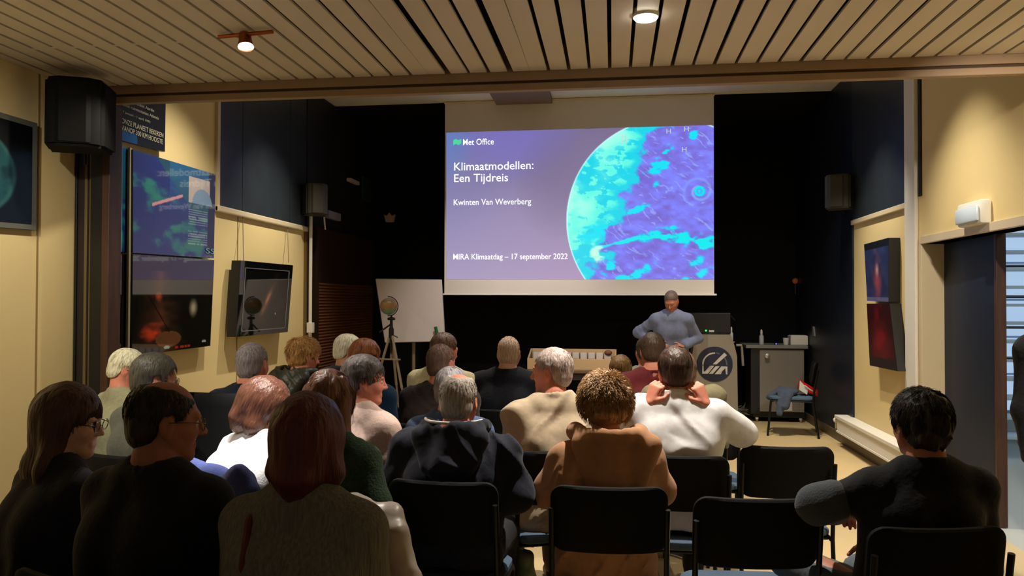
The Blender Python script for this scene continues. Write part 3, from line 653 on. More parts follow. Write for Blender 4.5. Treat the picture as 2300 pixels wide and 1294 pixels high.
# empty chairs on view
chair_at(1770, 1008, 3.80, 2, 'empty black chair in second visible row, right of the white-shirted man')
chair_at(1702, 1120, 2.80, 4, 'nearest empty black chair at bottom, left of the man in black')
c = chair_at(1575, 960, 4.75, -8, 'empty chair with blue-grey seat showing just right of the white-shirted man')
def high_chair(loc, rz, label):
    r = empty('high_backed_chair', loc, rz, label, 'chair')
    pad(.50, .62, .06, .05, -.2).build('backrest', M_chairblack, r, True, (0, -.25, .81), (math.radians(4), 0, 0)); pad(.48, .46, .07, .06).build('seat', M_chairblack, r, True, (0, 0, .45), (PI/2, 0, 0))
    for x in (-.21, .21):
        MB().tube([(x, .19, 0), (x, .17, .43)], .013, 8).build('leg', M_blackmetal, r, True); MB().tube([(x, -.24, 0), (x, -.22, .43), (x, -.235, .62)], .013, 8).build('leg', M_blackmetal, r, True)
    return r
# chair by the cabinet with coat and bag
p = at(1800, 885, 9.25); ch = make_chair((p.x-.12, p.y, 0), math.radians(78), 'black chair beside the grey cabinet, coat and red bag on its seat')
ch.scale = (1.05, 1.2, 1.0)

# ------------------------------------------------------------------ lectern
lp = at(1605, 850, 9.9); LZ = lambda v: at(1605, v, 9.9).z; sc9 = 9.9/F_PX
le = empty('lectern', (lp.x, lp.y, 0), math.radians(-2), 'grey lectern with chamfered shoulders and a round navy emblem', 'lectern')
X_ = lambda u: (u-1605)*sc9
ol = [(X_(1556), .03), (X_(1656), .03), (X_(1654), LZ(800)), (X_(1649), LZ(778)), (X_(1641), LZ(752)), (X_(1567), LZ(752)), (X_(1559), LZ(778)), (X_(1556), LZ(800))]
MB().prism(ol, 1, 0, .42).build('body', M_grey, le)
MB().box((X_(1560), .03, 0), (X_(1652), .40, .03)).build('plinth', M_darkgrey, le)
e = MB().lathe([(.001, 0), (.226, 0), (.226, .008), (.001, .010)], (0, 0, 0), 48, Matrix.Rotation(PI/2, 4, 'X')).build('emblem', mat('emblem_navy', (.10, .12, .22), .4), le); e.location = (X_(1605), .0, LZ(818))
M_em = mat('emblem_white', (.78, .76, .72), .5); M_emg = mat('emblem_grey', (.34, .36, .42), .5)
eb = lambda x, y: ((x-325)/197*.226, -(y-588)/197*.226)
mb = MB(); y0, y1 = -.016, -.009
for poly in ([(303, 590), (345, 590), (460, 485), (430, 458)], [(190, 603), (205, 603), (205, 672), (225, 672), (200, 697), (190, 697)], [(200, 697), (250, 697), (320, 606), (272, 606)],
             [(262, 697), (303, 697), (380, 610), (336, 610)], [(325, 700), (368, 700), (440, 612), (398, 612)], [(372, 700), (392, 700), (405, 668), (440, 630), (448, 700), (463, 700), (463, 612), (440, 612)]):
    mb.prism([eb(*q) for q in poly], 1, y0, y1)
def arc(a0, a1, r0, r1):
    P = [(325+r1*math.cos(math.radians(a)), 592-r1*math.sin(math.radians(a))) for a in np.linspace(a0, a1, 14)]; P += [(325+r0*math.cos(math.radians(a)), 592-r0*math.sin(math.radians(a))) for a in np.linspace(a1, a0, 14)]
    return P
mb.prism([eb(*q) for q in arc(182, 88, 120, 136)], 1, y0, y1); mb.build('emblem_mark', M_em, e)
mb = MB(); mb.prism([eb(*q) for q in arc(84, 66, 124, 138)], 1, y0, y1); mb.prism([eb(*q) for q in arc(38, -2, 124, 140)], 1, y0, y1); mb.build('emblem_arc', M_emg, e)
for s, u in ((-1, 1558), (1, 1656)):
    x = X_(u); MB().tube([(x-s*.01, .1, LZ(776)), (x+s*.055, .1, LZ(776)), (x+s*.06, .1, LZ(782)), (x+s*.075, .1, LZ(822))], .016, 8).build('side_handle', M_grey, le, True)
mo = empty('monitor', (lp.x, lp.y, LZ(752)), math.radians(-2), 'black monitor back standing on top of the lectern', 'monitor')
h = LZ(703)-LZ(752); MB().box((X_(1552), .12, .012), (X_(1643), .17, h), .008).build('casing', M_blackplastic, mo); MB().box((-.15, .05, 0), (.15, .28, .012), .003).box((-.04, .15, .01), (.04, .2, .1)).build('foot', M_blackplastic, mo)
MB().tube([(X_(1640), .15, h-.01), (X_(1652), .12, h-.10)], .01, 6).build('arm', M_blackplastic, mo)
MB().sphere((X_(1588), .118, LZ(745)-LZ(752)+.008), .011, 10, 6).build('green_light', mat('green_led', (.1, .6, .2), .4, emit=(.25, 1, .4), estr=2.5), mo)
MB().box((X_(1595), .115, LZ(747)-LZ(752)), (X_(1606), .12, LZ(743)-LZ(752)+.004)).build('white_mark', M_white, mo)
o = MB().sphere((0, 0, 0), .014, 10, 6).build('red_light', mat('red_led', (.8, .2, .2), .4, emit=(1, .35, .35), estr=3), le); o.location = (X_(1564), -.01, LZ(771))
def bottle(p, h, r, label):
    b = empty('spray_bottle', p, 0, label, 'bottle'); MB().lathe([(r, 0), (r, h*.55), (r*.45, h*.68), (r*.45, h*.72)], n=14).build('body', mat('cloudy_plastic', (.72, .74, .76), .3), b, True)
    MB().lathe([(r*.55, h*.72), (r*.5, h*.88), (r*.25, h)], n=12).build('cap', M_white, b, True); return b
bp = at(1649, 768, 9.9); bottle((bp.x-.018, bp.y+.12, LZ(768)-.0), .19, .024, 'slim white bottle standing at the right edge of the lectern')
MB().box((-.03, -.03, -.012), (.035, .03, 0)).build('bottle_shelf', M_grey, le, loc=(bp.x-lp.x-.018, bp.y-lp.y+.12, LZ(768)))
# ------------------------------------------------------------------ cabinet
cp = at(1762, 860, 10.15); CZs = 10.15/F_PX; CX = lambda u: (u-1762)*CZs; CH = lambda v: at(1762, v, 10.15).z
ca = empty('cabinet', (cp.x-.03, cp.y, 0), 0, 'grey-fronted rolling cabinet with black sides in the back right corner', 'cabinet')
top = CH(783)
MB().box((CX(1694), 0.01, .10), (CX(1811), .46, top), .004).build('body', M_darkgrey, ca)
dr = MB().box((CX(1713), -.012, .14), (CX(1809), .008, top-.02), .003).build('door', mat('grey_door_laminate', (.52, .50, .47), .5), ca)
MB().lathe([(.012, 0), (.012, .02), (.032, .03), (.034, .045), (.001, .05)], (0, 0, 0), 16, Matrix.Rotation(PI/2, 4, 'X')).build('knob', M_chrome, dr, True, loc=(CX(1729), -.012, CH(800)))
MB().box((CX(1752), -.016, CH(922)), (CX(1783), -.0125, CH(902))).build('label_plate', M_white, dr)
MB().box((CX(1682), -.04, top), (CX(1817), .50, top+.045), .006).build('worktop', mat('grey_worktop', (.50, .50, .48), .4), ca)
MB().box((CX(1700), .02, .06), (CX(1811), .44, .10)).build('plinth', M_blackplastic, ca)
for x in (CX(1708), CX(1803)):
    for y in (.05, .40): MB().lathe([(.01, -.014), (.03, -.012), (.03, .012), (.01, .014)], (x, y, .03), 14, Matrix.Rotation(PI/2, 4, 'Y')).box((x-.02, y-.02, .03), (x+.02, y+.02, .065)).build('castor', M_chrome, ca, True)
wt = top+.045
bottle((cp.x+CX(1716), cp.y+.12, wt), .20, .030, 'white spray bottle standing on the grey cabinet')
tb = empty('white_box', (cp.x+CX(1795), cp.y+.15, wt), 0, 'low white carton on the cabinet top beside the wall', 'box')
MB().box((-.10, -.1, 0), (.12, .1, .12), .006).build('carton', M_white, tb); MB().box((-.09, -.08, .12), (.11, .08, .126)).build('lid', M_white, tb)
cu_ = MB().lathe([(.03, 0), (.04, .09), (.036, .09), (.026, .006)], (0, 0, 0), 16).build('paper_cup', M_white, None, True, loc=(cp.x+CX(1769), cp.y+.10, wt)); tag(cu_, 'small white cup left of the carton on the cabinet', 'cup')
bl = MB().box((-.02, -.02, 0), (.02, .02, .025), .004).build('charger', M_blackplastic, None, loc=(cp.x+CX(1745), cp.y+.04, wt)); tag(bl, 'tiny black device with a blue light on the cabinet top', 'device')
MB().sphere((0, -.021, .014), .009, 8, 6).build('blue_light', mat('blue_led', (.2, .2, .8), .4, emit=(.3, .3, 1), estr=4), bl)
p = on_y(1813, 731, YW-.03); o = MB().box((-.018, 0, -.09), (.018, .03, .09), .006).build('white_dispenser', M_cream2, None, loc=p); tag(o, 'slim cream upright holder on the dark wall above the cabinet', 'holder')
p = on_x(1826, 744, XR-.04); o = MB().prism([(-.05, -.06), (.05, -.06), (.05, .06), (.0, .06)], 0, 0, .04).build('wall_socket', mat('grey_plastic', (.42, .42, .44), .5), None, loc=p); tag(o, 'small grey socket on the dark right wall above the cabinet', 'socket')
# round headed things on the wall
for u, v, rr, c_, lb in ((1786, 631, .042, (.85, .45, .18), 'larger orange round-headed rattle hung on the dark wall'), (1799, 632, .030, (.85, .50, .25), 'smaller orange round-headed rattle hung on the dark wall'),
                         (1812, 628, .028, (.55, .58, .6), 'small grey ring-headed tool hanging on the dark wall'), (1820, 630, .042, (.36, .40, .45), 'large dark grey round-headed tool hanging on the dark wall, rightmost')):
    p = on_y(u, v, YW-.08); t_ = empty('hanging_tool', p, 0, lb, 'tool', 'tools hung on the dark back wall')
    MB().sphere((0, 0, 0), (rr, .03, rr), 16, 10).build('head', mat('tool_%02d' % int(c_[0]*100+c_[2]*10), c_, .5), t_, True); MB().tube([(0, 0, -rr*.9), (0, 0, -rr-.14)], .008, 8).build('handle', mat('tool_handle', (.30, .29, .28), .5), t_, True)
    MB().tube([(0, 0, 0), (0, .06, .02)], .005, 6).build('hook', M_blackmetal, t_)
# ------------------------------------------------------------------ display case on table
tp = at(1283, 800, 9.4); tz = 9.4/F_PX; tw = 100*tz
ta = empty('long_table', (tp.x, tp.y+.3, 0), 0, 'brown-edged long table under the open white display case', 'table')
MB().box((-tw*1.02, -.34, .715), (tw*1.05, .42, .75), .005).build('tabletop', mat('table_top_brown', (.40, .29, .19), .5), ta); MB().box((-tw*.98, -.31, .63), (tw*1.0, -.29, .714)).build('apron', mat('table_apron', (.14, .09, .05), .6), ta)
for sx in (-1, 1):
    for y in (-.28, .36): MB().tube([(sx*tw*.95, y, 0), (sx*tw*.95, y, .71)], .02, 8).build('leg', M_blackmetal, ta)
dc = empty('display_case', (tp.x, tp.y+.05, .751), math.radians(-1), 'open pale wooden case with small white compartments, standing on the table', 'case')
fh, bh, dp_ = .135, .235, .34
M_case = mat('pale_case_wood', (.74, .62, .46), .55); M_card = mat('white_card', (.80, .76, .72), .6); M_dk = mat('case_lining', (.16, .12, .11), .7)
MB().box((-tw, -.02, 0), (tw, 0, fh), .003).build('front_panel', M_case, dc); MB().box((-tw, dp_, 0), (tw, dp_+.02, bh), .003).build('back_panel', M_case, dc)
for sx in (-1, 1):
    x = sx*tw; MB().prism([(0, 0), (dp_, 0), (dp_, bh), (0, fh)], 0, x-(.02 if sx > 0 else 0), x+(.02 if sx < 0 else 0)).build('side_panel', M_case, dc)
MB().hexa([Vector(q) for q in ((-tw+.02, 0, .03), (tw-.02, 0, .03), (tw-.02, dp_, .09), (-tw+.02, dp_, .09), (-tw+.02, 0, .04), (tw-.02, 0, .04), (tw-.02, dp_, .10), (-tw+.02, dp_, .10))]).build('lining', M_dk, dc)
for i in range(10):
    x = -tw+.05+i*(2*tw-.1)/10; w_ = (2*tw-.1)/10*.82
    MB().box((x, .20, .105), (x+w_, .33, .195), .004).build('card', M_card, dc)
    if i % 2 == 0: MB().box((x+w_*.2, .04, .06), (x+w_*1.05, .15, .125), .004).build('card', M_card, dc)
    else:
        m2 = MB()
        for j in range(4): m2.box((x+w_*.2+j*w_*.2, .04, .05), (x+w_*.3+j*w_*.2, .14, .13))
        m2.build('rack', mat('rack_grey', (.36, .32, .32), .5), dc)
MB().sphere((tw-.10, .2, .2), (.05, .03, .035), 12, 8).build('specimen', mat('brown_specimen', (.42, .25, .15), .6), dc, True)
# ------------------------------------------------------------------ flip chart, globe and tripod
fp = at(927, 697, 9.6)
fc = empty('flipchart', (fp.x, fp.y, 0), 0, 'white flipchart board on a light pole stand, leaning slightly', 'flipchart')
q = [at(844, 627, 9.75), at(991, 629, 9.7), at(999, 766, 9.5), at(865, 769, 9.5)]; q = [p-Vector(fc.location) for p in q]
slab4(q, (0, .03, .005), mat('whiteboard_surface', (.78, .74, .72), .35), 'board', fc)
mb = MB()
for i in range(4): mb.tube([q[i]+Vector((0, .01, 0)), q[(i+1) % 4]+Vector((0, .01, 0))], .009, 8)
mb.build('board_frame', M_silver, fc, True)
pl0 = at(926, 766, 9.55)-Vector(fc.location)
MB().tube([pl0+Vector((0, .07, .12)), (pl0.x-.01, .07, .05)], .022, 10).build('pole', mat('beige_pole', (.52, .46, .38), .5), fc, True)
for a_ in (200, 320, 90): MB().tube([(pl0.x, .05, .3), (pl0.x+.45*math.cos(math.radians(a_)), .05+.45*math.sin(math.radians(a_)), .012)], .014, 8).build('leg', M_blackmetal, fc, True)
MB().tube([pl0+Vector((.30, -.03, .18)), pl0+Vector((.34, -.03, .02))], .02, 10).build('green_marker', mat('green_marker', (.08, .38, .22), .5), fc, True)
MB().box((pl0.x+.15, -.06, pl0.z+.0), (pl0.x+.40, .0, pl0.z+.015)).build('pen_tray', M_silver, fc)
gp = at(879, 716, 9.0); gz = 9.0/F_PX
tr = empty('camera_tripod', (gp.x, gp.y, 0), 0, 'silver camera tripod with black head in front of the flipchart', 'tripod')
M_leg = mat('tripod_alloy', (.66, .60, .54), .4, metal=.4); hz = gp.z
MB().lathe([(.045, -.0), (.045, -.015), (.016, -.02), (.02, -.10), (.03, -.12), (.03, -.22), (.02, -.24), (.012, -.45)], (0, 0, hz), 14).tube([(0, 0, hz-.06), (-.13, -.05, hz-.16)], .010, 8).tube([(0, 0, hz-.18), (.08, 0, hz-.22)], .008, 6).build('head', M_blackplastic, tr, True)
for x, y in ((-.36, -.1), (.33, -.25), (.02, .38)):
    MB().tube([(x*.05, y*.05, hz-.20), (x*.5, y*.5, (hz-.2)*.5)], .016, 8).tube([(x*.5, y*.5, (hz-.2)*.5), (x, y, .012)], .012, 8).build('leg', M_leg, tr, True)
zz = at(879, 806, 9.0).z; MB().tube([(-.155, -.05, zz), (.14, -.1, zz)], .009, 8).tube([(.0, 0, hz-.3), (0, 0, zz)], .014, 8).build('brace', M_leg, tr, True)
gb = empty('globe', (gp.x, gp.y, hz), 0, 'small tan and sea-green globe mounted on the tripod', 'globe')
gc = at(873, 688, 9.0)-Vector((gp.x, gp.y, hz))
gme = MB().sphere((0, 0, 0), .10, 40, 24).build('ball', None, gb, True, loc=gc)
V_ = np.array([v.co for v in gme.data.vertices]); n_ = fbm(V_[:, 0]*18, V_[:, 1]*18, V_[:, 2]*18, 3); c_ = np.zeros((len(V_), 3))+np.array([.56, .42, .28]); c_ = B_(c_, (n_+.1)*2, (.62, .46, .30)); c_ = B_(c_, (-V_[:, 2]-.028+n_*.02)*60, (.42, .58, .50)); c_ = B_(c_, (V_[:, 2]-.06)*40, (.55, .55, .48))
c_ = ((c_+.055)/1.055)**2.4; ca_ = gme.data.color_attributes.new('Col', 'FLOAT_COLOR', 'POINT'); ca_.data.foreach_set('color', np.concatenate([c_, np.ones((len(c_), 1))], 1).astype(np.float32).ravel()); gme.data.materials.append(attr_mat('globe_print', .35))
mb = MB(); mb.tube([gc+Vector((.112*math.sin(a), 0, .112*math.cos(a))) for a in np.linspace(-.1, PI+.1, 20)], .006, 6); mb.tube([(0, 0, -.0), (0, 0, gc.z-.105)], .012, 8); mb.lathe([(.05, 0), (.04, .012), (.01, .02)], (0, 0, 0), 14)
mb.build('meridian_arm', mat('dark_bronze', (.20, .13, .10), .4, metal=.5), gb, True)
# ------------------------------------------------------------------ cables, bag
random.seed(3)
p = on_z(1676, 938, 0.0); cb = empty('cable_heap', (p.x, p.y, 0), 0, 'tangled heap of grey cables on the floor between lectern and cabinet', 'cables')
for i in range(9):
    pts = []; a0 = random.uniform(0, 6.28)
    for j in range(14): a_ = a0+j*.9; r_ = random.uniform(.06, .24); pts.append((r_*math.cos(a_)*1.05, r_*.7*math.sin(a_), .02+random.uniform(0, .10)*math.exp(-r_*3)+.01*i))
    # smooth
    P_ = [Vector(q) for q in pts]; S_ = []
    for j in range(len(P_)-3):
        for t in (0, .33, .66):
            S_.append(.5*((2*P_[j+1])+(P_[j+2]-P_[j])*t+(2*P_[j]-5*P_[j+1]+4*P_[j+2]-P_[j+3])*t*t+(3*P_[j+1]-P_[j]-3*P_[j+2]+P_[j+3])*t**3))
    MB().tube(S_, random.choice((.009, .012, .007)), 6).build('cable', mat(*random.choice((('grey_green_cable', (.36, .36, .28), .6), ('dark_cable', (.16, .16, .13), .6), ('pale_cable', (.50, .46, .36), .6)))), cb, True)
MB().tube([(-.10, 0, .03), (-.02, .05, .14), (.03, .07, .27), (.07, .07, .29), (.10, .05, .22), (.14, .0, .03)], .007, 6).build('cable_loop', mat('pale_cable', (.50, .46, .36), .6), cb, True)
# ------------------------------------------------------------------ people
def rotm(yaw=0, pitch=0, roll=0):
    """head frame: yaw ccw, pitch + looks down, roll + tilts towards +x"""
    return np.array(Matrix.Rotation(math.radians(yaw), 3, 'Z') @ Matrix.Rotation(-math.radians(pitch), 3, 'X') @ Matrix.Rotation(math.radians(roll), 3, 'Y'))
_eye = None
def eye_mesh():
    global _eye
    if _eye is None:
        o = MB().sphere((0, 0, 0), .0125, 16, 12).build('eye', mat('eye_white', (.80, .78, .74), .25), None, True); _eye = o.data; bpy.data.objects.remove(o)
        _eye.materials.append(mat('eye_iris', (.12, .08, .06), .2))
        for f in _eye.polygons:
            if f.center.y > .0105: f.material_index = 1
    return _eye
def hand(F, w, d, n, side, curl=35, k=.010, spread=1.):
    w = np.array(w, float); d = np.array(d, float); d /= np.linalg.norm(d); n = np.array(n, float); n -= d*(n@d); n /= np.linalg.norm(n); s = np.cross(d, n)*side
    for off in (-.026, -.009, .009, .026): F.cone(w+s*off*.6+d*.01, w+d*.085+s*off, .015, .0125, .012)
    for i, (off, L) in enumerate(((-.030, .062), (-.010, .078), (.010, .084), (.030, .074))):
        b = w+d*.088+s*off*spread; c1 = math.radians(curl); d1 = d*math.cos(c1)+n*math.sin(c1); d2 = d*math.cos(2*c1)+n*math.sin(2*c1)
        m = b+d1*L*.55; F.cone(b, m, .0098, .0088, .003); F.cone(m, m+d2*L*.5, .0088, .0072, .003)
    b = w+d*.025+s*.028; m = b+(s*.75+d*.6+n*.25)*.042; F.cone(b, m, .014, .011, .008); F.cone(m, m+(s*.25+d*.9+n*.3)*.034, .011, .0085, .003)
def head_prims(F, Hc, R, P):
    fw = P.get('fem', 0)
    T = lambda p: Hc+R@np.array(p, float)
    def ell(c, r, k=.02, op='add'): F.ell(T(c), r, k, R, op)
    def cone(a, b, ra, rb, k=.02, op='add'): F.cone(T(a), T(b), ra, rb, k, op)
    ell((0, -.012, .032), (.073, .094, .086)); ell((0, .030, -.028), (.058, .060, .076), .03); ell((0, .012, -.01), (.068, .07, .07), .03)
    for s in (-1, 1):
        cone((s*.047, .004, -.045), (s*.016, .068, -.094), .020, .017-.002*fw, .03); ell((s*.034, .060, -.026), (.024, .022, .022), .02)
        ell((s*.076, -.006, -.004), (.010, .019, .031), .006); ell((s*.073, .0, -.032), (.007, .009, .010), .006)
    ell((0, .070, -.096), (.020, .016, .015), .02); cone((-.034, .080, .022), (.034, .080, .022), .012-.003*fw, .012-.003*fw, .02)
    cone((0, .086, .014), (0, .112-.004*fw, -.026), .007, .0115-.002*fw, .010)
    for s in (-1, 1): ell((s*.011, .099, -.030), (.007, .009, .007), .006); ell((s*.031, .095, .004), (.016, .014, .010), .012, 'sub'); ell((s*.085, -.004, .002), (.006, .010, .017), .006, 'sub')
    for s in (-1, 1): cone((s*.018, .084, .010), (s*.044, .072, .009), .0045, .004, .004)
    cone((-.018, .085, -.060), (.018, .085, -.060), .0062, .0062, .006); cone((-.016, .085, -.070), (.016, .085, -.070), .0068, .0068, .006); cone((-.02, .096, -.065), (.02, .096, -.065), .002, .002, .003, 'sub')
HL = (np.array([-.16, -.075, -.04, -.027, -.018, .012, .020, .034, .046, .060, .075, .13]), np.array([-.086, -.078, -.060, -.03, .026, .028, -.02, -.018, .030, .055, .066, .078]))
def hair_mesh(P, rnd):
    """hair in the head's own frame: a shaped cap plus loose strands"""
    st = P['hair']; q = P.get('hq', .006)
    long_ = st in ('long', 'bob', 'wavy'); L = P.get('hlen', {'long': .30, 'bob': .13, 'wavy': .32}.get(st, .0))
    tk = P.get('tk', {'short': .009, 'bald': .007, 'crop': .006, 'curly': .030, 'long': .014, 'bob': .018, 'wavy': .016, 'tidy': .014, 'fluffy': .022}[st])
    F = Field(axis(-.15, .15, q), axis(-.17, .14, q), axis(-.12-L, .16, q))
    F.ell((0, -.014, .034), (.073+tk, .094+tk, .086+tk), .001)
    F.ell((0, -.045, -.03), (.060+tk*.6, .048+tk, .060), .03)
    if long_:
        w = P.get('hw', 1.)
        for s in (-1, 1):
            F.cone((s*.045, -.01, .02), (s*.060*w, -.015, -.05-L*.5), .038, .034, .04); F.cone((s*.060*w, -.015, -.05-L*.5), (s*.055*w, -.02, -.06-L), .034, .018, .04)
        F.cone((0, -.05, .02), (0, -.075, -.06-L*.5), .055, .045, .05); F.cone((0, -.075, -.06-L*.5), (0, -.075, -.07-L), .045, .022, .05)
        F.ell((0, .10, -.035), (.068, .085, .095), .015, None, 'sub'); F.ell((0, .03, -.14), (.047, .07, .09), .02, None, 'sub')
    else: F.cut(lambda X, Y, Z: (np.interp(Y, HL[0], HL[1])+(-.012 if st in ('curly', 'fluffy') else 0)-Z)*.8)
    if st == 'bald':
        b = P.get('bald', ((0, .015, .125), (.058, .085, .055))); F.ell(b[0], b[1], .008, None, 'sub')
    amp = P.get('hamp', {'short': .002, 'bald': .002, 'crop': .0012, 'curly': .016, 'long': .003, 'bob': .003, 'wavy': .007, 'tidy': .003, 'fluffy': .009}[st])
    if st == 'curly': F.noise(amp, 24, (1, 1, 1), 3, .045, 2); F.noise(.006, 55, (1, 1, 1), 5, .045, 1, True)
    else:
        F.noise(amp, 60 if st != 'wavy' else 34, (1, .8, .22 if long_ else .5), 2, .03, 2)
    V, Q = F.mesh(); me_parts = [(V, Q)]
    # strands
    n = P.get('strands', 500); crown = np.array((P.get('part', 0.), -.045, .12))
    c = np.array((0, -.014, .034)); r = np.array((.073, .094, .086))+tk*.8
    th = rnd.uniform(0, 2*PI, n*3); z = rnd.uniform(-.55, 1, n*3); rr = np.sqrt(1-z*z); p = np.stack([rr*np.cos(th), rr*np.sin(th), z], 1)*r+c
    ok = p[:, 2] > np.interp(p[:, 1], HL[0], HL[1])+.006
    if st == 'bald': b = P.get('bald', ((0, .015, .125), (.058, .085, .055))); ok &= ((((p-np.array(b[0]))/(np.array(b[1])+.012))**2).sum(1) > 1)
    p = p[ok][:n]; n = len(p); seg = 4; sl = P.get('slen', {'short': .022, 'bald': .014, 'crop': .008, 'curly': .05, 'long': .16, 'bob': .12, 'wavy': .18, 'tidy': .05, 'fluffy': .05}[st])*rnd.uniform(.6, 1.2, n)[:, None]/seg
    jit = rnd.normal(0, 1, (n, 3)); path = [p.copy()]; cw = {'curly': .9, 'wavy': .35, 'fluffy': .5}.get(st, .15); lift = P.get('lift', {'curly': .010, 'fluffy': .008, 'wavy': .004}.get(st, .0012))
    frizz = np.zeros((n, 3))
    for i in range(seg):
        nrm = (p-c)/r**2; nrm /= np.linalg.norm(nrm, axis=1)[:, None]
        d = (p-crown); d = d-nrm*(d*nrm).sum(1)[:, None]; d /= np.linalg.norm(d, axis=1)[:, None]+1e-6
        d = d+np.array((0, 0, -1))*(.6 if long_ else .25); ang = rnd.normal(0, cw, (n, 3)); d = d+jit*cw*.5+ang*.5
        d = d-nrm*(d*nrm).sum(1)[:, None]*(p[:, 2:3] > -.02); d /= np.linalg.norm(d, axis=1)[:, None]+1e-6
        p = p+d*sl; e = np.sqrt((((p-c)/(r+lift*(i+1)*.75))**2).sum(1))[:, None]
        up_ = p[:, 2:3] > (-.01 if long_ else -.2); p = np.where(up_, c+(p-c)/e, p); path.append(p.copy())
    path = np.stack(path, 1); rad = P.get('srad', .0011)
    t = np.gradient(path, axis=1); t /= np.linalg.norm(t, axis=2)[..., None]+1e-9; a_ = np.cross(t, np.array((.3, .5, .8))); a_ /= np.linalg.norm(a_, axis=2)[..., None]+1e-9; b_ = np.cross(t, a_)
    w = (np.array([.6, 1, 1, .75, .15])*rad)[None, :, None]
    ring = np.stack([path+w*(a_*math.cos(2*PI*k/3)+b_*math.sin(2*PI*k/3)) for k in range(3)], 2)   
    SV = ring.reshape(-1, 3); base = (np.arange(n)*15)[:, None, None]+(np.arange(4)*3)[None, :, None]; k0 = np.arange(3)[None, None, :]; k1 = (np.arange(3)+1) % 3; k1 = k1[None, None, :]
    SQ = np.stack([base+k0, base+k1, base+3+k1, base+3+k0], -1).reshape(-1, 4)
    return np.concatenate([V, SV]), np.concatenate([Q, SQ+len(V)])
def foldn(F, amp, seed):
    '''long diagonal drapery folds: ridged noise stretched along two slanted directions'''
    m = np.abs(F.D) < .05; i, j, k = np.nonzero(m); x, y, z = F.ax[0][i], F.ax[1][j], F.ax[2][k]
    for sg, ph in ((1, 0.), (-1, 9.)):
        w = vnoise(x*3+seed, y*3+ph, z*3); a = (x*sg*.8+z*.6)*15+y*7+w*1.6; b = (z*.8-x*sg*.6)*2.6+y*2
        n = 1-np.abs(vnoise(a+seed*2.1+ph, b+seed, seed*.7+ph))*3.2; n = np.clip(n, -.4, 1); F.D[m] -= (amp*np.where(n > 0, n**1.3, n*.8)*np.clip(.35+w*1.5, 0, 1)).astype(np.float32)
def person(P):
    rnd = np.random.RandomState(P.get('seed', 1))
    u, vt, zc = P['head']; top_off = .124+P.get('toff', 0); Hw = at(u, vt, zc)-Vector((0, 0, top_off)); yaw = P.get('yaw', 0); b = P.get('b', 1.)
    stand = P.get('stand', False); Rz = rotm(yaw); lean = P.get('lean', (0, .06)); off = Rz@np.array((lean[0], lean[1], 0))
    org = Vector((Hw.x-off[0], Hw.y-off[1], 0)); root = empty('person', org, math.radians(yaw), P['label'], 'person', None)
    Hc = Rz.T@(np.array(Hw)-np.array(org)); R = rotm(P.get('hyaw', 0), P.get('hp', 5), P.get('hr', 0))
    hz = .93 if stand else P.get('hz', .56); hip = np.array((0., -.02, hz)); nb = Hc+np.array((0, -.032, P.get('neck', -.118))); nb = np.array(P['nb']) if 'nb' in P else nb
    tw = math.radians(P.get('twist', 0)); sx = np.array((math.cos(tw), math.sin(tw), 0)); sw = P.get('sw', .175)*b; sdrop = P.get('sdrop', .098)
    sh = {s: nb+sx*s*sw+np.array((0, -.0, -sdrop)) for s in (-1, 1)}
    ch = hip*.35+nb*.65+np.array((0, -.015, -.03))
    def G(key, s, d): k = key+('p' if s > 0 else 'n'); return np.array(P[k], float) if k in P else d
    el, wr, kn, an = {}, {}, {}, {}
    for s in (-1, 1):
        el[s] = G('el', s, sh[s]+np.array((s*.035, .02, -.27*b))); wr[s] = G('wr', s, np.array((s*.10, .24, hz+.10)) if not stand else el[s]+np.array((0, .08, -.24)))
        kn[s] = G('kn', s, np.array((s*.12, .43, .50)) if not stand else np.array((s*.10, .02, .50))); an[s] = G('an', s, np.array((s*.13, .42, .09)) if not stand else np.array((s*.11, -.02, .09)))
    q = P.get('q', .0065); cq = P.get('cq', .015)
    allp = np.array([hip, nb, Hc]+[x[s] for x in (sh, el, wr, kn, an) for s in (-1, 1)]); lo = allp.min(0)-.19; hi = allp.max(0)+.19; lo[2] = 0.0; hi[2] = Hc[2]+.16; hi[1] = max(hi[1], allp[:, 1].max()+.27)
    fine = [(Hc[i]-.13, Hc[i]+.13, q) for i in range(3)]; hf = [[], [], []]
    for s in (-1, 1):
        if ('wrp' if s > 0 else 'wrn') in P or P.get('hands'):
            for i in range(3): hf[i].append((wr[s][i]-.12, wr[s][i]+.12, P.get('hqh', .008)))
    ax = [axis(lo[i], hi[i], cq, [fine[i]]+hf[i]) for i in range(3)]
    # ---- body
    F = Field(*ax); head_prims(F, Hc, R, P); nr = (.050 if not P.get('fem') else .043)*max(1, b*.98)
    F.cone(Hc+R@np.array((0, -.022, -.05)), nb+np.array((0, 0, .0)), nr, nr*1.08, .02); F.cone(nb+np.array((0, -.01, .02)), nb+np.array((0, .008, -.07)), nr*1.0, .046, .03)
    tr = .098*b
    def torso(F, t, k=.05, low=0.):
        for s in (-1, 1):
            F.cone(hip+np.array((s*.075*b, 0, low)), ch+sx*s*.075*b, tr+t, tr+t+.004, k); F.cone(ch+sx*s*.075*b, nb+sx*s*.055*b+np.array((0, -.005, -.085)), tr+t, .070*b+t, k)
            F.cone(nb+sx*s*.035+np.array((0, -.01, -.018)), sh[s]+np.array((0, 0, .004)), .046+t*.8, .046*b+t, .05); F.cone(sh[s], ch+sx*s*.09*b, .05*b+t, .07*b+t, .05)
    def arm(F, s, t, upto=1., k=.03):
        F.cone(sh[s], el[s], (.051)*b+t, .041*b+t, k); w_ = el[s]+(wr[s]-el[s])*upto; F.cone(el[s], w_, .040*b+t, (.028 if upto >= 1 else .032)*b+t*1.0, k)
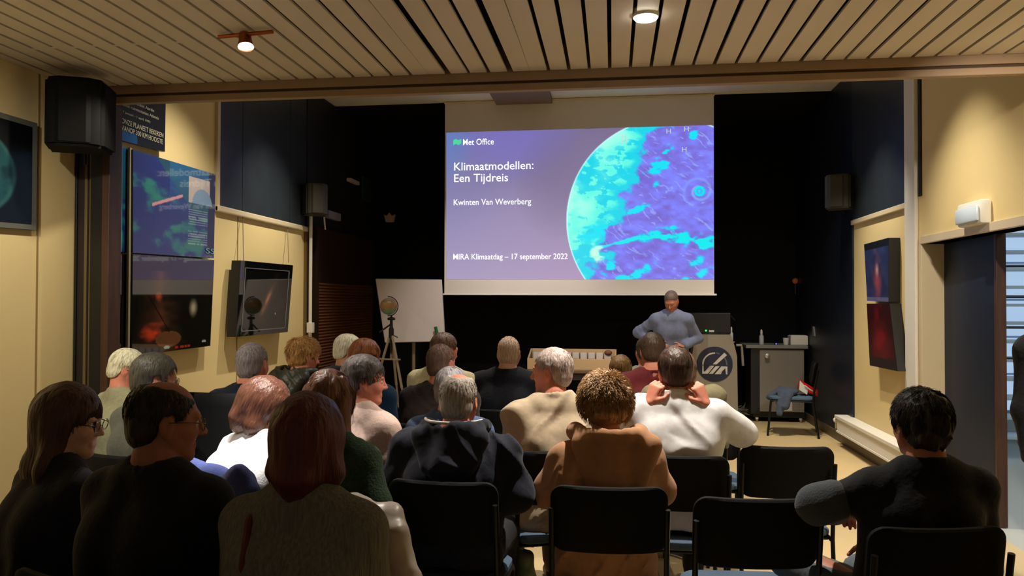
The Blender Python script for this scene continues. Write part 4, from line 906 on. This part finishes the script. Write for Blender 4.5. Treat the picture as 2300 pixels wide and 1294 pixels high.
    torso(F, -.024)
    for s in (-1, 1):
        arm(F, s, -.010); d = P.get('hd'+('p' if s > 0 else 'n'), wr[s]-el[s]); n = P.get('hn'+('p' if s > 0 else 'n'), (0, 0, -1)); hand(F, wr[s], d, n, s if P.get('hs'+('p' if s > 0 else 'n'), 1) > 0 else -s, P.get('curl', 25))
        F.cone(hip+np.array((s*.085*b, .02, -.02)), kn[s], .078*b, .056*b, .04); F.cone(kn[s], an[s], .054*b, .036, .03); F.cone(an[s]+np.array((0, 0, -.01)), an[s]+np.array((s*.02, .13, -.045)), .034, .028, .02)
    V, Qd = F.mesh(); body = link('body', raw_mesh('body', V, Qd, True), P['skin'], root)
    # ---- top
    tt = P.get('t', .010); cs = P.get('tq', .011)
    zl_ = P.get('hem', hz-.06); ax2 = [axis(lo[0]-.03, hi[0]+.03, cs), axis(min(lo[1], -.25), max(el[-1][1], el[1][1], wr[-1][1], wr[1][1], Hc[1], .2)+.12, cs), axis(max(.2, min(zl_, wr[-1][2], wr[1][2], el[-1][2], el[1][2])-.09), nb[2]+.20, cs)]
    F = Field(*ax2); torso(F, tt, .06, -.04)
    for s in (-1, 1): arm(F, s, tt+.004, P.get('sleeve', .97), .035)
    if P.get('skirt'): F.cone(hip+np.array((0, -.01, .1)), hip+np.array((0, -.01, -.10)), .135, .15, .05, 'add', 1.0)
    if P.get('skirt'):
        for s in (-1, 1): F.cone(hip+np.array((s*.08, .0, .05)), hip+np.array((s*.11, .0, -.10)), .11, .11, .05)
    F.noise(P.get('fold', .006)*.8, P.get('ff', 5), (1, 1, P.get('fz', 1.3)), P.get('seed', 1), .05, 2); foldn(F, P.get('fold', .006), P.get('seed', 1))
    cn = nb+np.array((0, .0, 0)); col_ = P.get('collar', 'crew')
    F.cone(cn+np.array((0, -.005, -.03)), cn+np.array((0, .005, .12)), nr*1.08+.004, nr*1.3+.01, .01, 'sub')
    rr = nr*1.12+.006; zc_ = -.018
    if col_ in ('crew', 'coat', 'shirt', 'turtle'):
        hgt, rad_ = {'crew': (.006, .009), 'coat': (.022, .010), 'shirt': (.036, .0095), 'turtle': (.045, .009)}[col_]
        for i in range(16):
            a0, a1 = 2*PI*i/16, 2*PI*(i+1)/16; 
            if col_ in ('coat', 'shirt') and abs(((a0+a1)/2)-PI/2) < .35: continue
            for hz_ in np.arange(0, hgt+.001, .009):
                f0 = 1+hz_*1.0; tl = lambda a: cn+np.array((rr*f0*math.cos(a), rr*f0*math.sin(a)*1.05, zc_+hz_-.018*math.sin(a))); F.cone(tl(a0), tl(a1), rad_, rad_, .006)
    F.cut(lambda X, Y, Z: (zl_-Z)+X*0+Y*0)
    V, Qd = F.mesh(); topo = link(P.get('topname', 'jacket'), raw_mesh('top', V, Qd, True), P['top'], root)
    if col_ == 'hood':
        g = P.get('hoodr', .098); hdp = P.get('hooddrop', .13); o_ = P.get('hoodx', 0.)
        F = Field(axis(-.24, .24, .006)+nb[0].astype(np.float32), axis(-.26, .12, .006)+nb[1].astype(np.float32), axis(-.30, .12, .006)+nb[2].astype(np.float32))
        pts = [cn+np.array((g*1.12*math.cos(a)+o_*max(0, -math.sin(a)), g*1.15*math.sin(a)-.02, .030-.040*max(0, math.sin(a))+.0*a)) for a in np.radians(np.linspace(152, 388, 13))]
        for i in range(12): F.cone(pts[i], pts[i+1], P.get('hoodt', .026), P.get('hoodt', .026), .012)
        for j_ in range(5): F.cone(cn+np.array((o_-g*(1.15-.13*j_), -.115-.012*j_, -.005-hdp*.17*j_)), cn+np.array((o_*1.3+g*(1.15-.13*j_), -.115-.012*j_, -.008-hdp*.17*j_)), .040, .040, .03); F.cone(cn+np.array((o_, -.13-.012*j_, -.005-hdp*.17*j_)), cn+np.array((o_, -.135-.012*j_, -.01-hdp*.17*j_)), .045, .045, .04)
        F.ell(cn+np.array((o_*.6, -.085, .048)), (g*.80, .080, .060), .012, None, 'sub'); foldn(F, .011, P.get('seed', 1)+4); F.noise(.008, 7, (1, 1, 1), 9+P.get('seed', 1), .05, 2)
        F.cone(cn+np.array((0, -.005, -.03)), cn+np.array((0, .005, .12)), nr+.012, nr+.03, .01, 'sub')
        V, Qd = F.mesh(); link('hood', raw_mesh('hood', V, Qd, True), P['top'], root)
        if P.get('trim'): MB().tube([pts[i]+np.array((0, -.012, P.get('hoodt', .026)*.95)) for i in range(2, 11)], .0065, 8).build('hood_trim', mat('white_trim', (.80, .78, .74), .6), root, True)
    # ---- trousers and shoes
    F = Field(*[axis(lo[0], hi[0], .022), axis(lo[1], hi[1], .022), axis(.03, max(hz, kn[-1][2], kn[1][2])+.14, .022)])
    for s in (-1, 1):
        F.cone(hip+np.array((s*.07*b, 0, .02)), hip+np.array((s*.085*b, 0, -.03)), tr+.004, .098*b, .05)
        F.cone(hip+np.array((s*.085*b, .02, -.03)), kn[s], .094*b, .072*b, .04); F.cone(kn[s], an[s]+np.array((0, 0, .02)), .070*b, .055, .03)
    F.noise(.006, 10, (1, 1, 1), 4, .05, 2); F.cut(lambda X, Y, Z: (Z-(hz+.07))+X*0+Y*0)
    V, Qd = F.mesh(); link('trousers', raw_mesh('trousers', V, Qd, True), P.get('pants') or mat('dark_trousers', (.09, .09, .11), .8, bump=(40, .2, (1, 1, 1))), root)
    sm = shoe_mesh()
    for s in (-1, 1): link('shoe', sm, None, root, tuple(an[s]*np.array((1, 1, 0))+np.array((s*.01, .06, an[s][2]-.09+.001))), (0, 0, -s*.12))
    # ---- hair, eyes, glasses
    M4 = Matrix(R.tolist()).to_4x4(); M4.translation = Vector(Hc)
    if P.get('hair'):
        V, Qd = hair_mesh(P, rnd); h = link('hair', raw_mesh('hair', V, Qd, True), P['hairm'], root); h.matrix_local = M4
    for s in (-1, 1): e = link('eye', eye_mesh(), None, root); e.matrix_local = M4 @ Matrix.Translation((s*.031, .0765, .003))
    if P.get('glasses'):
        mb = MB()
        for s in (-1, 1):
            mb.tube([(s*.033+.023*math.cos(a), .103+.0, .0+.018*math.sin(a)) for a in np.linspace(0, 2*PI, 20)], .0016, 6); mb.tube([(s*.056, .102, .006), (s*.076, .06, .010), (s*.082, .0, .008)], .0016, 6)
        mb.tube([(-.010, .103, .002), (0, .107, .005), (.010, .103, .002)], .0016, 6); g = mb.build('glasses', P['glasses'], root, True); g.matrix_local = M4
    if P.get('extra'): P['extra'](root, dict(Hc=Hc, nb=nb, sh=sh, el=el, wr=wr, cn=cn))
    if P.get('chair'):
        mk = high_chair if P.get('high') else make_chair
        R0 = math.radians(yaw if P['chair'] is True else P.get('cyaw', yaw)); co = P.get('cofs', (0, 0)); mk((org.x+co[0], org.y+co[1], 0), R0, P.get('chairlabel', 'black chair'))
    return root
_shoe = None
def shoe_mesh():
    global _shoe
    if _shoe is None:
        F = Field(axis(-.07, .07, .01), axis(-.13, .18, .01), axis(-.02, .13, .01)); F.cone((0, -.06, .045), (0, .09, .032), .042, .040, .02); F.cone((0, -.06, .05), (0, -.05, .085), .042, .040, .02); F.cut(lambda X, Y, Z: (.0-Z)+X*0+Y*0); F.cut(lambda X, Y, Z: (Z-.10)+X*0+Y*0)
        V, Q = F.mesh(); _shoe = raw_mesh('shoe', V, Q, True); _shoe.materials.append(mat('dark_shoe', (.07, .06, .06), .5))
    return _shoe
def skin(n, c): return mat('skin_'+n, c, .55, spec=.35, bump=(60, .05, (1, 1, 1)), var=.05)
SK = skin('warm', (.80, .56, .45)); SK2 = skin('ruddy', (.84, .54, .45)); SK3 = skin('tan', (.66, .43, .33)); SK4 = skin('pale', (.84, .66, .56))
def hairm(n, c, rough=.45): return mat('hair_'+n, c, rough, spec=.5, bump=(120, .5, (1, 1, .12)), var=.35)
def cloth(n, c, sc=60, st=.25, stretch=(1, 1, 1), var=.08, rough=.85): return mat('cloth_'+n, c, rough, spec=.2, bump=(sc, st, stretch), var=var, sheen=.1)
CHL = 'black chair under the '
GL = mat('glasses_frame', (.10, .07, .06), .3); GL2 = mat('glasses_metal', (.5, .48, .45), .25, metal=.8)
near = dict(q=.0055, hq=.0055, strands=1300, cq=.017, tq=.010)
mid = dict(q=.0078, hq=.008, strands=700, cq=.02, tq=.013)
far = dict(q=.0105, hq=.010, strands=350, cq=.024, tq=.015, srad=.0016)
def go(base, **k): P = dict(base); P.update(k); return person(P)
# 1 far left woman, profile to the right
go(near, head=(158, 866, 2.62), yaw=-30, hyaw=-46, hp=8, lean=(0.0, .10), fem=1, b=.93, label='woman in profile at far left with long brown hair and thin glasses, dark top', skin=SK4, hair='long', hlen=.20, hw=1.35, hairm=hairm('brown', (.30, .17, .12)),
   top=cloth('black_navy', (.10, .11, .15)), glasses=GL, collar='crew', chair=True, chairlabel=CHL+'long-haired woman at far left', seed=2, tk=.016)
# 2 balding man in dark sweatshirt
go(near, head=(372, 854, 2.28), yaw=-14, hyaw=-38, hp=6, lean=(0, .08), b=1.06, label='balding dark-haired man in a black sweatshirt with glasses, seated lower left', skin=SK3, hair='bald', bald=((0, .03, .115), (.058, .105, .058)), tk=.009,
   hairm=hairm('nearblack', (.10, .07, .06)), top=cloth('black', (.085, .09, .105)), glasses=GL2, collar='crew', chair=True, chairlabel=CHL+'balding man in the black sweatshirt', seed=3)
# 3 dark red hair woman, grey knit
def strap(root, J):
    p = J['sh'][-1]; MB().tube([p+np.array((.06, .05, .075)), p+np.array((.05, -.02, .080)), p+np.array((.05, -.085, .03)), p+np.array((.06, -.125, -.06)), p+np.array((.06, -.14, -.14))], .012, 8).build('red_strap', mat('red_strap', (.36, .06, .05), .6), root, True)
go(near, head=(694, 893, 2.08), yaw=-4, hyaw=4, hp=4, lean=(0, .05), fem=1, b=.95, sw=.165, label='woman with dark red bob seen from behind, in a ribbed grey jumper', skin=SK, hair='bob', hlen=.05, tk=.022, hairm=hairm('darkred', (.34, .09, .08)), strands=1800, hw=1.1,
   top=mat('cloth_greyrib', (.50, .49, .44), .95, spec=.1, bump=(150, .9, (1, 1, .06)), var=.25), t=.016, collar='turtle', topname='jumper', extra=strap, chair=True, chairlabel=CHL+'woman in the ribbed grey jumper', seed=5, fold=.006)
# 4 auburn woman in bright white top
P4 = dict(near); P4.update(head=(594, 855, 3.62), yaw=-24, hyaw=-38, hp=22, hr=8, lean=(.02, .24), cyaw=6, fem=1, b=.95, label='auburn-haired woman leaning forward in a brightly lit white top', skin=SK4, hair='long', hlen=.06, tk=.028, hw=1.15, hairm=hairm('auburn', (.38, .24, .185), .35),
   top=cloth('white', (.86, .86, .86), 90, .3), collar='crew', topname='top', chair=True, chairlabel='black chair under the woman in the white top, denim jacket on its back', seed=7, cofs=(.17, .02)); person(P4)
# 5 wavy brown hair, green jumper
go(near, head=(744, 838, 3.10), yaw=-8, hyaw=-8, hp=6, lean=(0, .06), fem=1, b=.93, label='woman with long wavy light-brown hair and a dark green jumper', skin=SK4, hair='wavy', hlen=.22, hw=1.35, tk=.020, hairm=hairm('lightbrown', (.50, .34, .27), .4), strands=1700,
   top=cloth('green', (.16, .24, .16), 120, .8, var=.25), topname='jumper', elp=(.24, -.02, .82), cofs=(.21, -.03), cyaw=-2, chair=True, chairlabel='black chair with a pale jacket over its back, behind the red-haired woman', seed=8)
# 6 grey short hair woman profile, pink jumper
go(near, head=(819, 800, 3.80), yaw=-28, hyaw=-44, hp=4, lean=(0, .04), fem=1, b=.98, label='woman in profile with short grey hair and a pale pink jumper', skin=SK2, hair='tidy', tk=.016, hairm=hairm('greybrown', (.34, .31, .30)), slen=.06,
   top=cloth('pink', (.80, .70, .66)), topname='jumper', chair=True, cyaw=-5, chairlabel=CHL+'grey-haired woman in the pink jumper', seed=9)
# 7 white haired man left
go(mid, head=(286, 785, 4.6), yaw=-30, hyaw=-30, hp=24, lean=(0, .10), b=1.0, label='white-haired old man with glasses in a pale olive coat beside the partition', skin=SK2, hair='tidy', tk=.010, hairm=hairm('white', (.86, .84, .72)), top=cloth('paleolive', (.58, .58, .46)), collar='coat', glasses=GL2, chair=True, chairlabel=CHL+'white-haired man in the olive coat', seed=10)
# 8 dark grey hair with glasses
go(mid, head=(349, 797, 3.85), yaw=-20, hyaw=-30, hp=8, lean=(0, .06), b=.95, fem=1, label='dark-grey-haired person with glasses just right of the white-haired man', skin=SK, hair='tidy', tk=.018, hairm=hairm('darkgrey', (.30, .29, .25)), top=cloth('greygreen', (.36, .37, .33)), glasses=GL2, chair=True, chairlabel=CHL+'dark-grey-haired person with glasses', seed=11)
# 9 grey man navy jacket
go(mid, head=(568, 770, 4.3), yaw=-4, hyaw=0, hp=2, lean=(0, .05), b=1.05, label='man with cropped grey hair in a dark navy jacket before the cream wall', skin=SK2, hair='crop', tk=.007, hairm=hairm('grey', (.56, .53, .54), .7), top=cloth('navy', (.09, .11, .19)), collar='coat', chair=True, high=1, cofs=(.0, -.03), chairlabel='high-backed black chair under the cropped grey-haired man in navy', seed=12)
# 10 blond, dark olive hooded coat
go(mid, head=(683, 760, 5.15), yaw=-16, hyaw=-22, hp=10, lean=(0, .06), b=1.12, label='blond person in a dark olive quilted hooded coat', skin=SK2, hair='fluffy', tk=.014, hairm=hairm('blond', (.72, .54, .30)), top=mat('cloth_oliveshiny', (.20, .21, .15), .45, spec=.5, bump=(9, .6, (1, 1, 3)), var=.15), collar='hood', t=.03, fold=.012, chair=True, chairlabel=CHL+'blond person in the olive coat', seed=13)
# 11 white hair, dark grey jacket
go(far, head=(782, 752, 5.7), yaw=-26, hyaw=-30, hp=14, lean=(0, .06), b=1.08, label='white-haired person in a dark slate jacket in front of the louvred door', skin=SK, hair='tidy', tk=.012, hairm=hairm('snow', (.92, .88, .78)), top=cloth('slate', (.23, .24, .28)), t=.02, collar='coat', chair=True, chairlabel=CHL+'white-haired person in the slate jacket', seed=14)
# 12 ginger, blue
go(mid, head=(820, 763, 4.75), yaw=-14, hyaw=-14, hp=14, lean=(0, .10), b=.95, label='ginger-haired person in a deep blue top behind the grey-haired woman', skin=SK2, hair='tidy', tk=.014, hairm=hairm('ginger', (.62, .38, .24)), top=cloth('deepblue', (.07, .20, .32)), topname='jumper', chair=True, chairlabel=CHL+'ginger-haired person in blue', seed=15)
# 13 pale yellow shirt
go(far, head=(998, 748, 5.4), yaw=-6, hyaw=-34, hp=12, lean=(.10, .06), b=1.04, label='brown-haired man in a pale yellow shirt before the flipchart, looking right', skin=SK2, hair='short', hairm=hairm('midbrown', (.42, .32, .26)), top=cloth('paleyellow', (.84, .82, .66)), collar='shirt', topname='shirt', chair=True, chairlabel=CHL+'man in the pale yellow shirt', seed=16)
# 14 bald brown, brown jacket
go(mid, head=(991, 773, 4.75), yaw=-4, hyaw=-18, hp=4, lean=(.05, .05), b=1.03, label='short-haired greying man in a dark brown jacket, between yellow and denim shirts', skin=SK2, hair='crop', tk=.006, hairm=hairm('greyingbrown', (.46, .36, .32), .7), top=cloth('darkbrown', (.15, .11, .10)), collar='crew', chair=True, chairlabel=CHL+'man in the dark brown jacket', seed=17)
# 15 denim
go(mid, head=(1014, 826, 4.15), yaw=-4, hyaw=-14, hp=10, lean=(0, .08), b=.96, hz=.54, label='grey-haired person in a blue denim shirt, mostly hidden by the navy hoodie', skin=SK2, hair='tidy', tk=.012, hairm=hairm('lightgrey', (.55, .53, .54)), top=cloth('denim', (.30, .37, .52), 200, .4, var=.2), topname='shirt', collar='coat', chair=True, chairlabel=CHL+'person in the denim shirt', seed=18)
# 16 navy hoodie
go(near, head=(1031, 838, 3.34), yaw=-3, hyaw=-4, hp=4, lean=(0, .05), b=1.10, label='grey balding man in a navy hooded jacket with white piping, centre', skin=SK2, hair='bald', bald=((0.01, -.015, .130), (.050, .070, .045)), tk=.009, hairm=hairm('whitegrey', (.66, .62, .58), .6), top=cloth('navyhood', (.125, .135, .185), 40, .2), t=.018, collar='hood', hoodr=.112, hooddrop=.17, fold=.015,
   trim=1, wrp=(.13, .22, .66), elp=(.27, .0, .78), eln=(-.27, .0, .78), chair=True, chairlabel=CHL+'man in the navy hoodie', seed=19)
# 17 bald, dark navy suit
go(far, head=(1143, 755, 5.35), yaw=-4, hyaw=4, hp=2, lean=(0, .05), b=1.1, label='bald man in a near-black navy jacket, left of the display case', skin=SK4, hair='crop', tk=.003, hairm=hairm('thinwhite', (.82, .72, .64), .8), top=cloth('inknavy', (.07, .08, .12)), t=.02, collar='coat', chair=True, chairlabel=CHL+'bald man in the near-black jacket', seed=20)
# 18 beige blazer profile left
go(near, head=(1240, 782, 3.98), yaw=20, hyaw=54, hp=3, lean=(.02, .05), b=1.03, label='white-haired man in a beige blazer, face in profile to the left', skin=SK2, hair='short', tk=.009, hairm=hairm('silver', (.72, .65, .62), .6), top=cloth('beige', (.70, .63, .53), 30, .15), t=.018, collar='coat', fold=.017, hem=.42, skirt=1, chair=True, cyaw=2, chairlabel=CHL+'man in the beige blazer', seed=21, pants=cloth('beigetrouser', (.45, .38, .32)))
# 19 curly, tan hoodie
go(near, head=(1360, 838, 3.30), yaw=3, hyaw=3, hp=14, lean=(0, .09), b=.98, label='young person with fluffy curly blond hair in a tan hoodie', skin=SK, hair='curly', tk=.034, hairm=hairm('curlyblond', (.70, .54, .36)), strands=2200, srad=.0016, top=cloth('tan', (.72, .53, .38), 30, .12), topname='hoodie', t=.020, collar='hood', hoodr=.12, hooddrop=.22, hoodx=.03, hoodt=.034, fold=.020, toff=.028, hem=.46, skirt=1, chair=True, chairlabel='black chair under the curly-haired person in the tan hoodie', seed=22, elp=(.235, .06, .80), eln=(-.235, .06, .80))
# 20 white shirt hands on neck
go(dict(near, hqh=.006), head=(1516, 780, 3.86), yaw=0, hyaw=4, hp=5, lean=(0, .05), b=1.10, label='brown-haired man in a white shirt with both hands raised to his neck', skin=SK2, hair='tidy', tk=.013, hairm=hairm('darkbrown', (.25, .17, .13)), top=cloth('whiteshirt', (.86, .86, .86), 25, .12), topname='shirt', t=.018, collar='shirt', fold=.015, sleeve=.74,
   elp=(.33, .10, .94), eln=(-.28, .14, .98), wrp=(.140, -.035, 1.095), wrn=(-.130, -.035, 1.095), hdp=(-.38, .10, .85), hdn=(.34, .10, .85), hnp=(-.6, .8, 0), hnn=(.6, .8, 0), curl=50, chair=True, chairlabel=CHL+'man in the white shirt', seed=23)
# 21 maroon
go(far, head=(1466, 748, 5.1), yaw=4, hyaw=-4, hp=12, lean=(0, .07), b=1.04, label='dark-haired man in a maroon jumper in front of the presenter', skin=SK2, hair='short', tk=.010, hairm=hairm('dkbrown2', (.28, .21, .15)), top=cloth('maroon', (.33, .09, .10)), topname='jumper', chair=True, chairlabel=CHL+'man in the maroon jumper', seed=24)
# 22 small blond head
go(far, head=(1394, 798, 5.75), yaw=0, hyaw=0, hp=0, lean=(0, .03), b=.82, sw=.16, hz=.53, label='small sandy-haired child whose head shows left of the maroon jumper', skin=SK, hair='tidy', tk=.012, hairm=hairm('sandy', (.55, .42, .26)), top=cloth('brownchild', (.25, .16, .10)), topname='jumper', chair=True, chairlabel=CHL+'small sandy-haired child', seed=25)
# 23 grey shirt behind maroon
go(far, head=(1452, 757, 5.95), yaw=0, hyaw=0, hp=20, lean=(0, .08), b=1.05, label='person in a light grey shirt mostly hidden behind the maroon jumper', skin=SK2, hair='short', hairm=hairm('dkbrown2', (.28, .21, .15)), top=cloth('lightgrey', (.58, .57, .52)), topname='shirt', collar='coat', chair=True, chairlabel=CHL+'person in the light grey shirt', seed=26)
# 24 khaki
go(far, head=(1532, 790, 4.5), yaw=4, hyaw=0, hp=16, lean=(.04, .08), b=.98, label='person in a khaki shirt hidden behind the white-shirted man', skin=SK, hair='short', hairm=hairm('midbrown', (.42, .32, .26)), top=cloth('khaki', (.46, .43, .32)), topname='shirt', chair=True, chairlabel=CHL+'person in the khaki shirt', seed=27, sdrop=.02)
def elbow_sleeve(root, J):
    F = Field(axis(-.55, .1, .009), axis(-.15, .40, .009), axis(.65, 1.05, .009)); e, w = J['el'][-1], J['wr'][-1]; m = J['sh'][-1]*.28+e*.72
    F.cone(m, e, .071, .071, .02); F.cone(e, e+(w-e)*.8, .071, .056, .02); F.noise(.003, 14, (1, 1, 1), 3, .04, 2)
    V, Q = F.mesh(); o = link('sleeve', raw_mesh('sleeve', V, Q, True), cloth('greysleeve', (.24, .26, .28), 150, .3), root); o['label'] = 'faded grey sleeve at the elbow'
# 25 right dark man
go(near, head=(2066, 878, 2.74), yaw=10, hyaw=2, hp=2, lean=(.10, .05), b=1.04, label='dark-haired man in black on the right, elbow resting toward the empty chair', skin=SK3, hair='fluffy', tk=.018, hairm=hairm('blackbrown', (.10, .075, .06)), lift=.004, top=cloth('blacksuit', (.05, .05, .07)), t=.009, fold=.004, collar='coat',
   eln=(-.27, .06, .88), wrn=(-.10, .26, .80), knn=(-.26, .36, .60), ann=(.0, .60, .42), extra=elbow_sleeve, knp=(.10, .45, .50), pants=cloth('greydenim', (.32, .35, .38)), chair=True, cyaw=4, chairlabel=CHL+'dark-haired man in black on the right', seed=28, hands=1)
# 26 standing person at right edge
go(mid, head=(2424, 626, 3.55), stand=True, yaw=176, hyaw=0, hp=5, lean=(0, .02), b=1.02, label='standing person at the right edge, only a dark sleeve and hand in view', skin=SK2, hair='short', hairm=hairm('dkbrown2', (.28, .21, .15)), top=cloth('charcoal', (.12, .13, .15)), t=.016, hem=.86,
   seed=29, hands=1, hem_=0)
# 27 presenter
go(mid, head=(1508, 653, 8.95), stand=True, yaw=172, hyaw=-12, hp=34, lean=(0, .12), b=1.03, q=.007, cq=.014, label='presenter in a light blue shirt looking down beside the lectern, hands at his waist', skin=SK3, hair='crop', tk=.004, hairm=hairm('greybrown2', (.40, .33, .30)), top=cloth('lightblue', (.42, .45, .56), 25, .12), topname='shirt', collar='shirt', t=.012, hem=.95,
   eln=(-.30, -.04, 1.16), wrn=(-.13, .17, 1.07), elp=(.40, -.04, 1.22), wrp=(.16, .14, 1.08), hnp=(-1, 0, -.3), hnn=(1, 0, -.3), hdp=(-.8, .5, -.1), hdn=(.8, .5, -.1), seed=30, sleeve=.8)
# ------------------------------------------------------------------ jackets over chair backs, bags
def drape(root_chair, name, label, m, w=.50, ztop=.885, zbot=.42, seed=1, amp=.012, sleeves=(), lumps=(), th=.035, cat='jacket'):
    """cloth laid over a chair's backrest; local frame of that chair"""
    r = empty(name, root_chair.location, root_chair.rotation_euler.z, label, cat)
    F = Field(axis(-.42, .42, .009), axis(-.46, -.02, .009), axis(zbot-.12, ztop+.12, .009))
    for s in (-1, 1):
        F.cone((s*(w/2-.09), -.248, ztop-.04), (s*(w/2-.06), -.275, zbot), .040+th*.3, .045, .06); F.cone((s*.06, -.250, ztop-.03), (s*.07, -.285, zbot+.02), .05, .05, .06)
        F.cone((s*(w/2-.06), -.245, ztop-.045), (0, -.245, ztop-.035), .046, .05, .03)
    for s, a, b, rad in sleeves: F.cone(a, b, rad, rad*.8, .03)
    for c, rr in lumps: F.ell(c, rr, .02)
    F.noise(amp, 8, (1, 1, .6), seed, .06, 3); foldn(F, amp*.8, seed)
    V, Q = F.mesh(); link('cloth', raw_mesh('cloth', V, Q, True), m, r); return r
def chair_by(lbl):
    return [o for o in bpy.data.objects if o.name.startswith('stacking_chair') and lbl in o.get('label', '')][0]
drape(chair_by('woman in the white top'), 'denim_jacket', 'blue denim jacket draped over the chair behind the woman in white', cloth('bluedenim', (.31, .36, .60), 150, .3, var=.15), w=.52, ztop=.90, seed=3, amp=.014,
      lumps=(((-.13, -.27, .90), (.08, .05, .035)), ((.20, -.27, .84), (.06, .05, .10))), sleeves=((1, (.24, -.26, .82), (.27, -.28, .50), .05),))
drape(chair_by('pale jacket over its back'), 'pale_jacket', 'pale grey satin jacket draped over the chair right of the red-haired woman', mat('cloth_palesatin', (.66, .62, .56), .38, spec=.5, bump=(12, .5, (1, 1, .5)), var=.08), w=.52, ztop=.89, seed=6, amp=.016,
      sleeves=((1, (.22, -.27, .80), (.33, -.30, .46), .055),))
ch = chair_by('coat and red bag')
r = empty('grey_coat', ch.location, ch.rotation_euler.z, 'blue-grey coat thrown over the seat of the chair by the cabinet', 'coat')
F = Field(axis(-.35, .35, .012), axis(-.3, .45, .012), axis(.15, .75, .012))
F.ell((0.02, .05, .51), (.20, .13, .05), .04); F.cone((.02, .12, .52), (-.10, .24, .45), .05, .05, .04); F.cone((-.14, .10, .50), (-.27, .14, .28), .05, .035, .04); F.cone((-.18, .02, .50), (-.27, .06, .36), .05, .03, .04); F.noise(.014, 12, (1, 1, .8), 3, .05, 3)
V, Q = F.mesh(); link('cloth', raw_mesh('cloth', V, Q, True), cloth('coatbluegrey', (.26, .30, .37), 60, .3), r)
p = at(1812, 866, 9.25); r = empty('red_bag', (p.x, p.y-.02, p.z-.07), math.radians(8), 'red and white printed carrier bag lying on the coat', 'bag')
MB().hexa([Vector(q) for q in ((-.10, -.06, .02), (.10, -.06, -.05), (.11, .08, -.04), (-.09, .08, .03), (-.09, -.05, .13), (.11, -.05, .02), (.11, .07, .03), (-.07, .07, .14))]).build('bag_body', mat('bag_red', (.78, .10, .08), .4), r)
MB().hexa([Vector(q) for q in ((-.125, -.075, .03), (-.03, -.075, -.03), (-.03, -.06, -.03), (-.12, -.06, .04), (-.115, -.07, .14), (-.02, -.07, .03), (-.02, -.06, .04), (-.11, -.06, .14))]).build('white_side', M_white, r)
MB().tube([(-.06, -.08, .08), (.0, -.085, .03), (.07, -.08, .0)], .008, 6).build('stripe', M_white, r)
# bag on the floor beside the centre row
p = at(1180, 1235, 3.75); r = empty('fabric_bag', (p.x, p.y, 0), 0, 'crumpled green and white bag on the floor right of the navy hoodie', 'bag')
F = Field(axis(-.16, .16, .01), axis(-.16, .16, .01), axis(-.02, .50, .01)); F.cone((0, 0, .10), (.0, 0, .33), .10, .05, .03); F.cone((-.03, 0, .33), (-.04, .0, .42), .03, .015, .02); F.noise(.02, 11, (1, 1, .6), 2, .06, 3); F.cut(lambda X, Y, Z: (.0-Z)+X*0+Y*0)
V, Q = F.mesh(); link('bag_body', raw_mesh('bag', V, Q, True), mat('bag_green', (.52, .58, .44), .6, bump=(20, .4, (1, 1, 1)), var=.5), r)
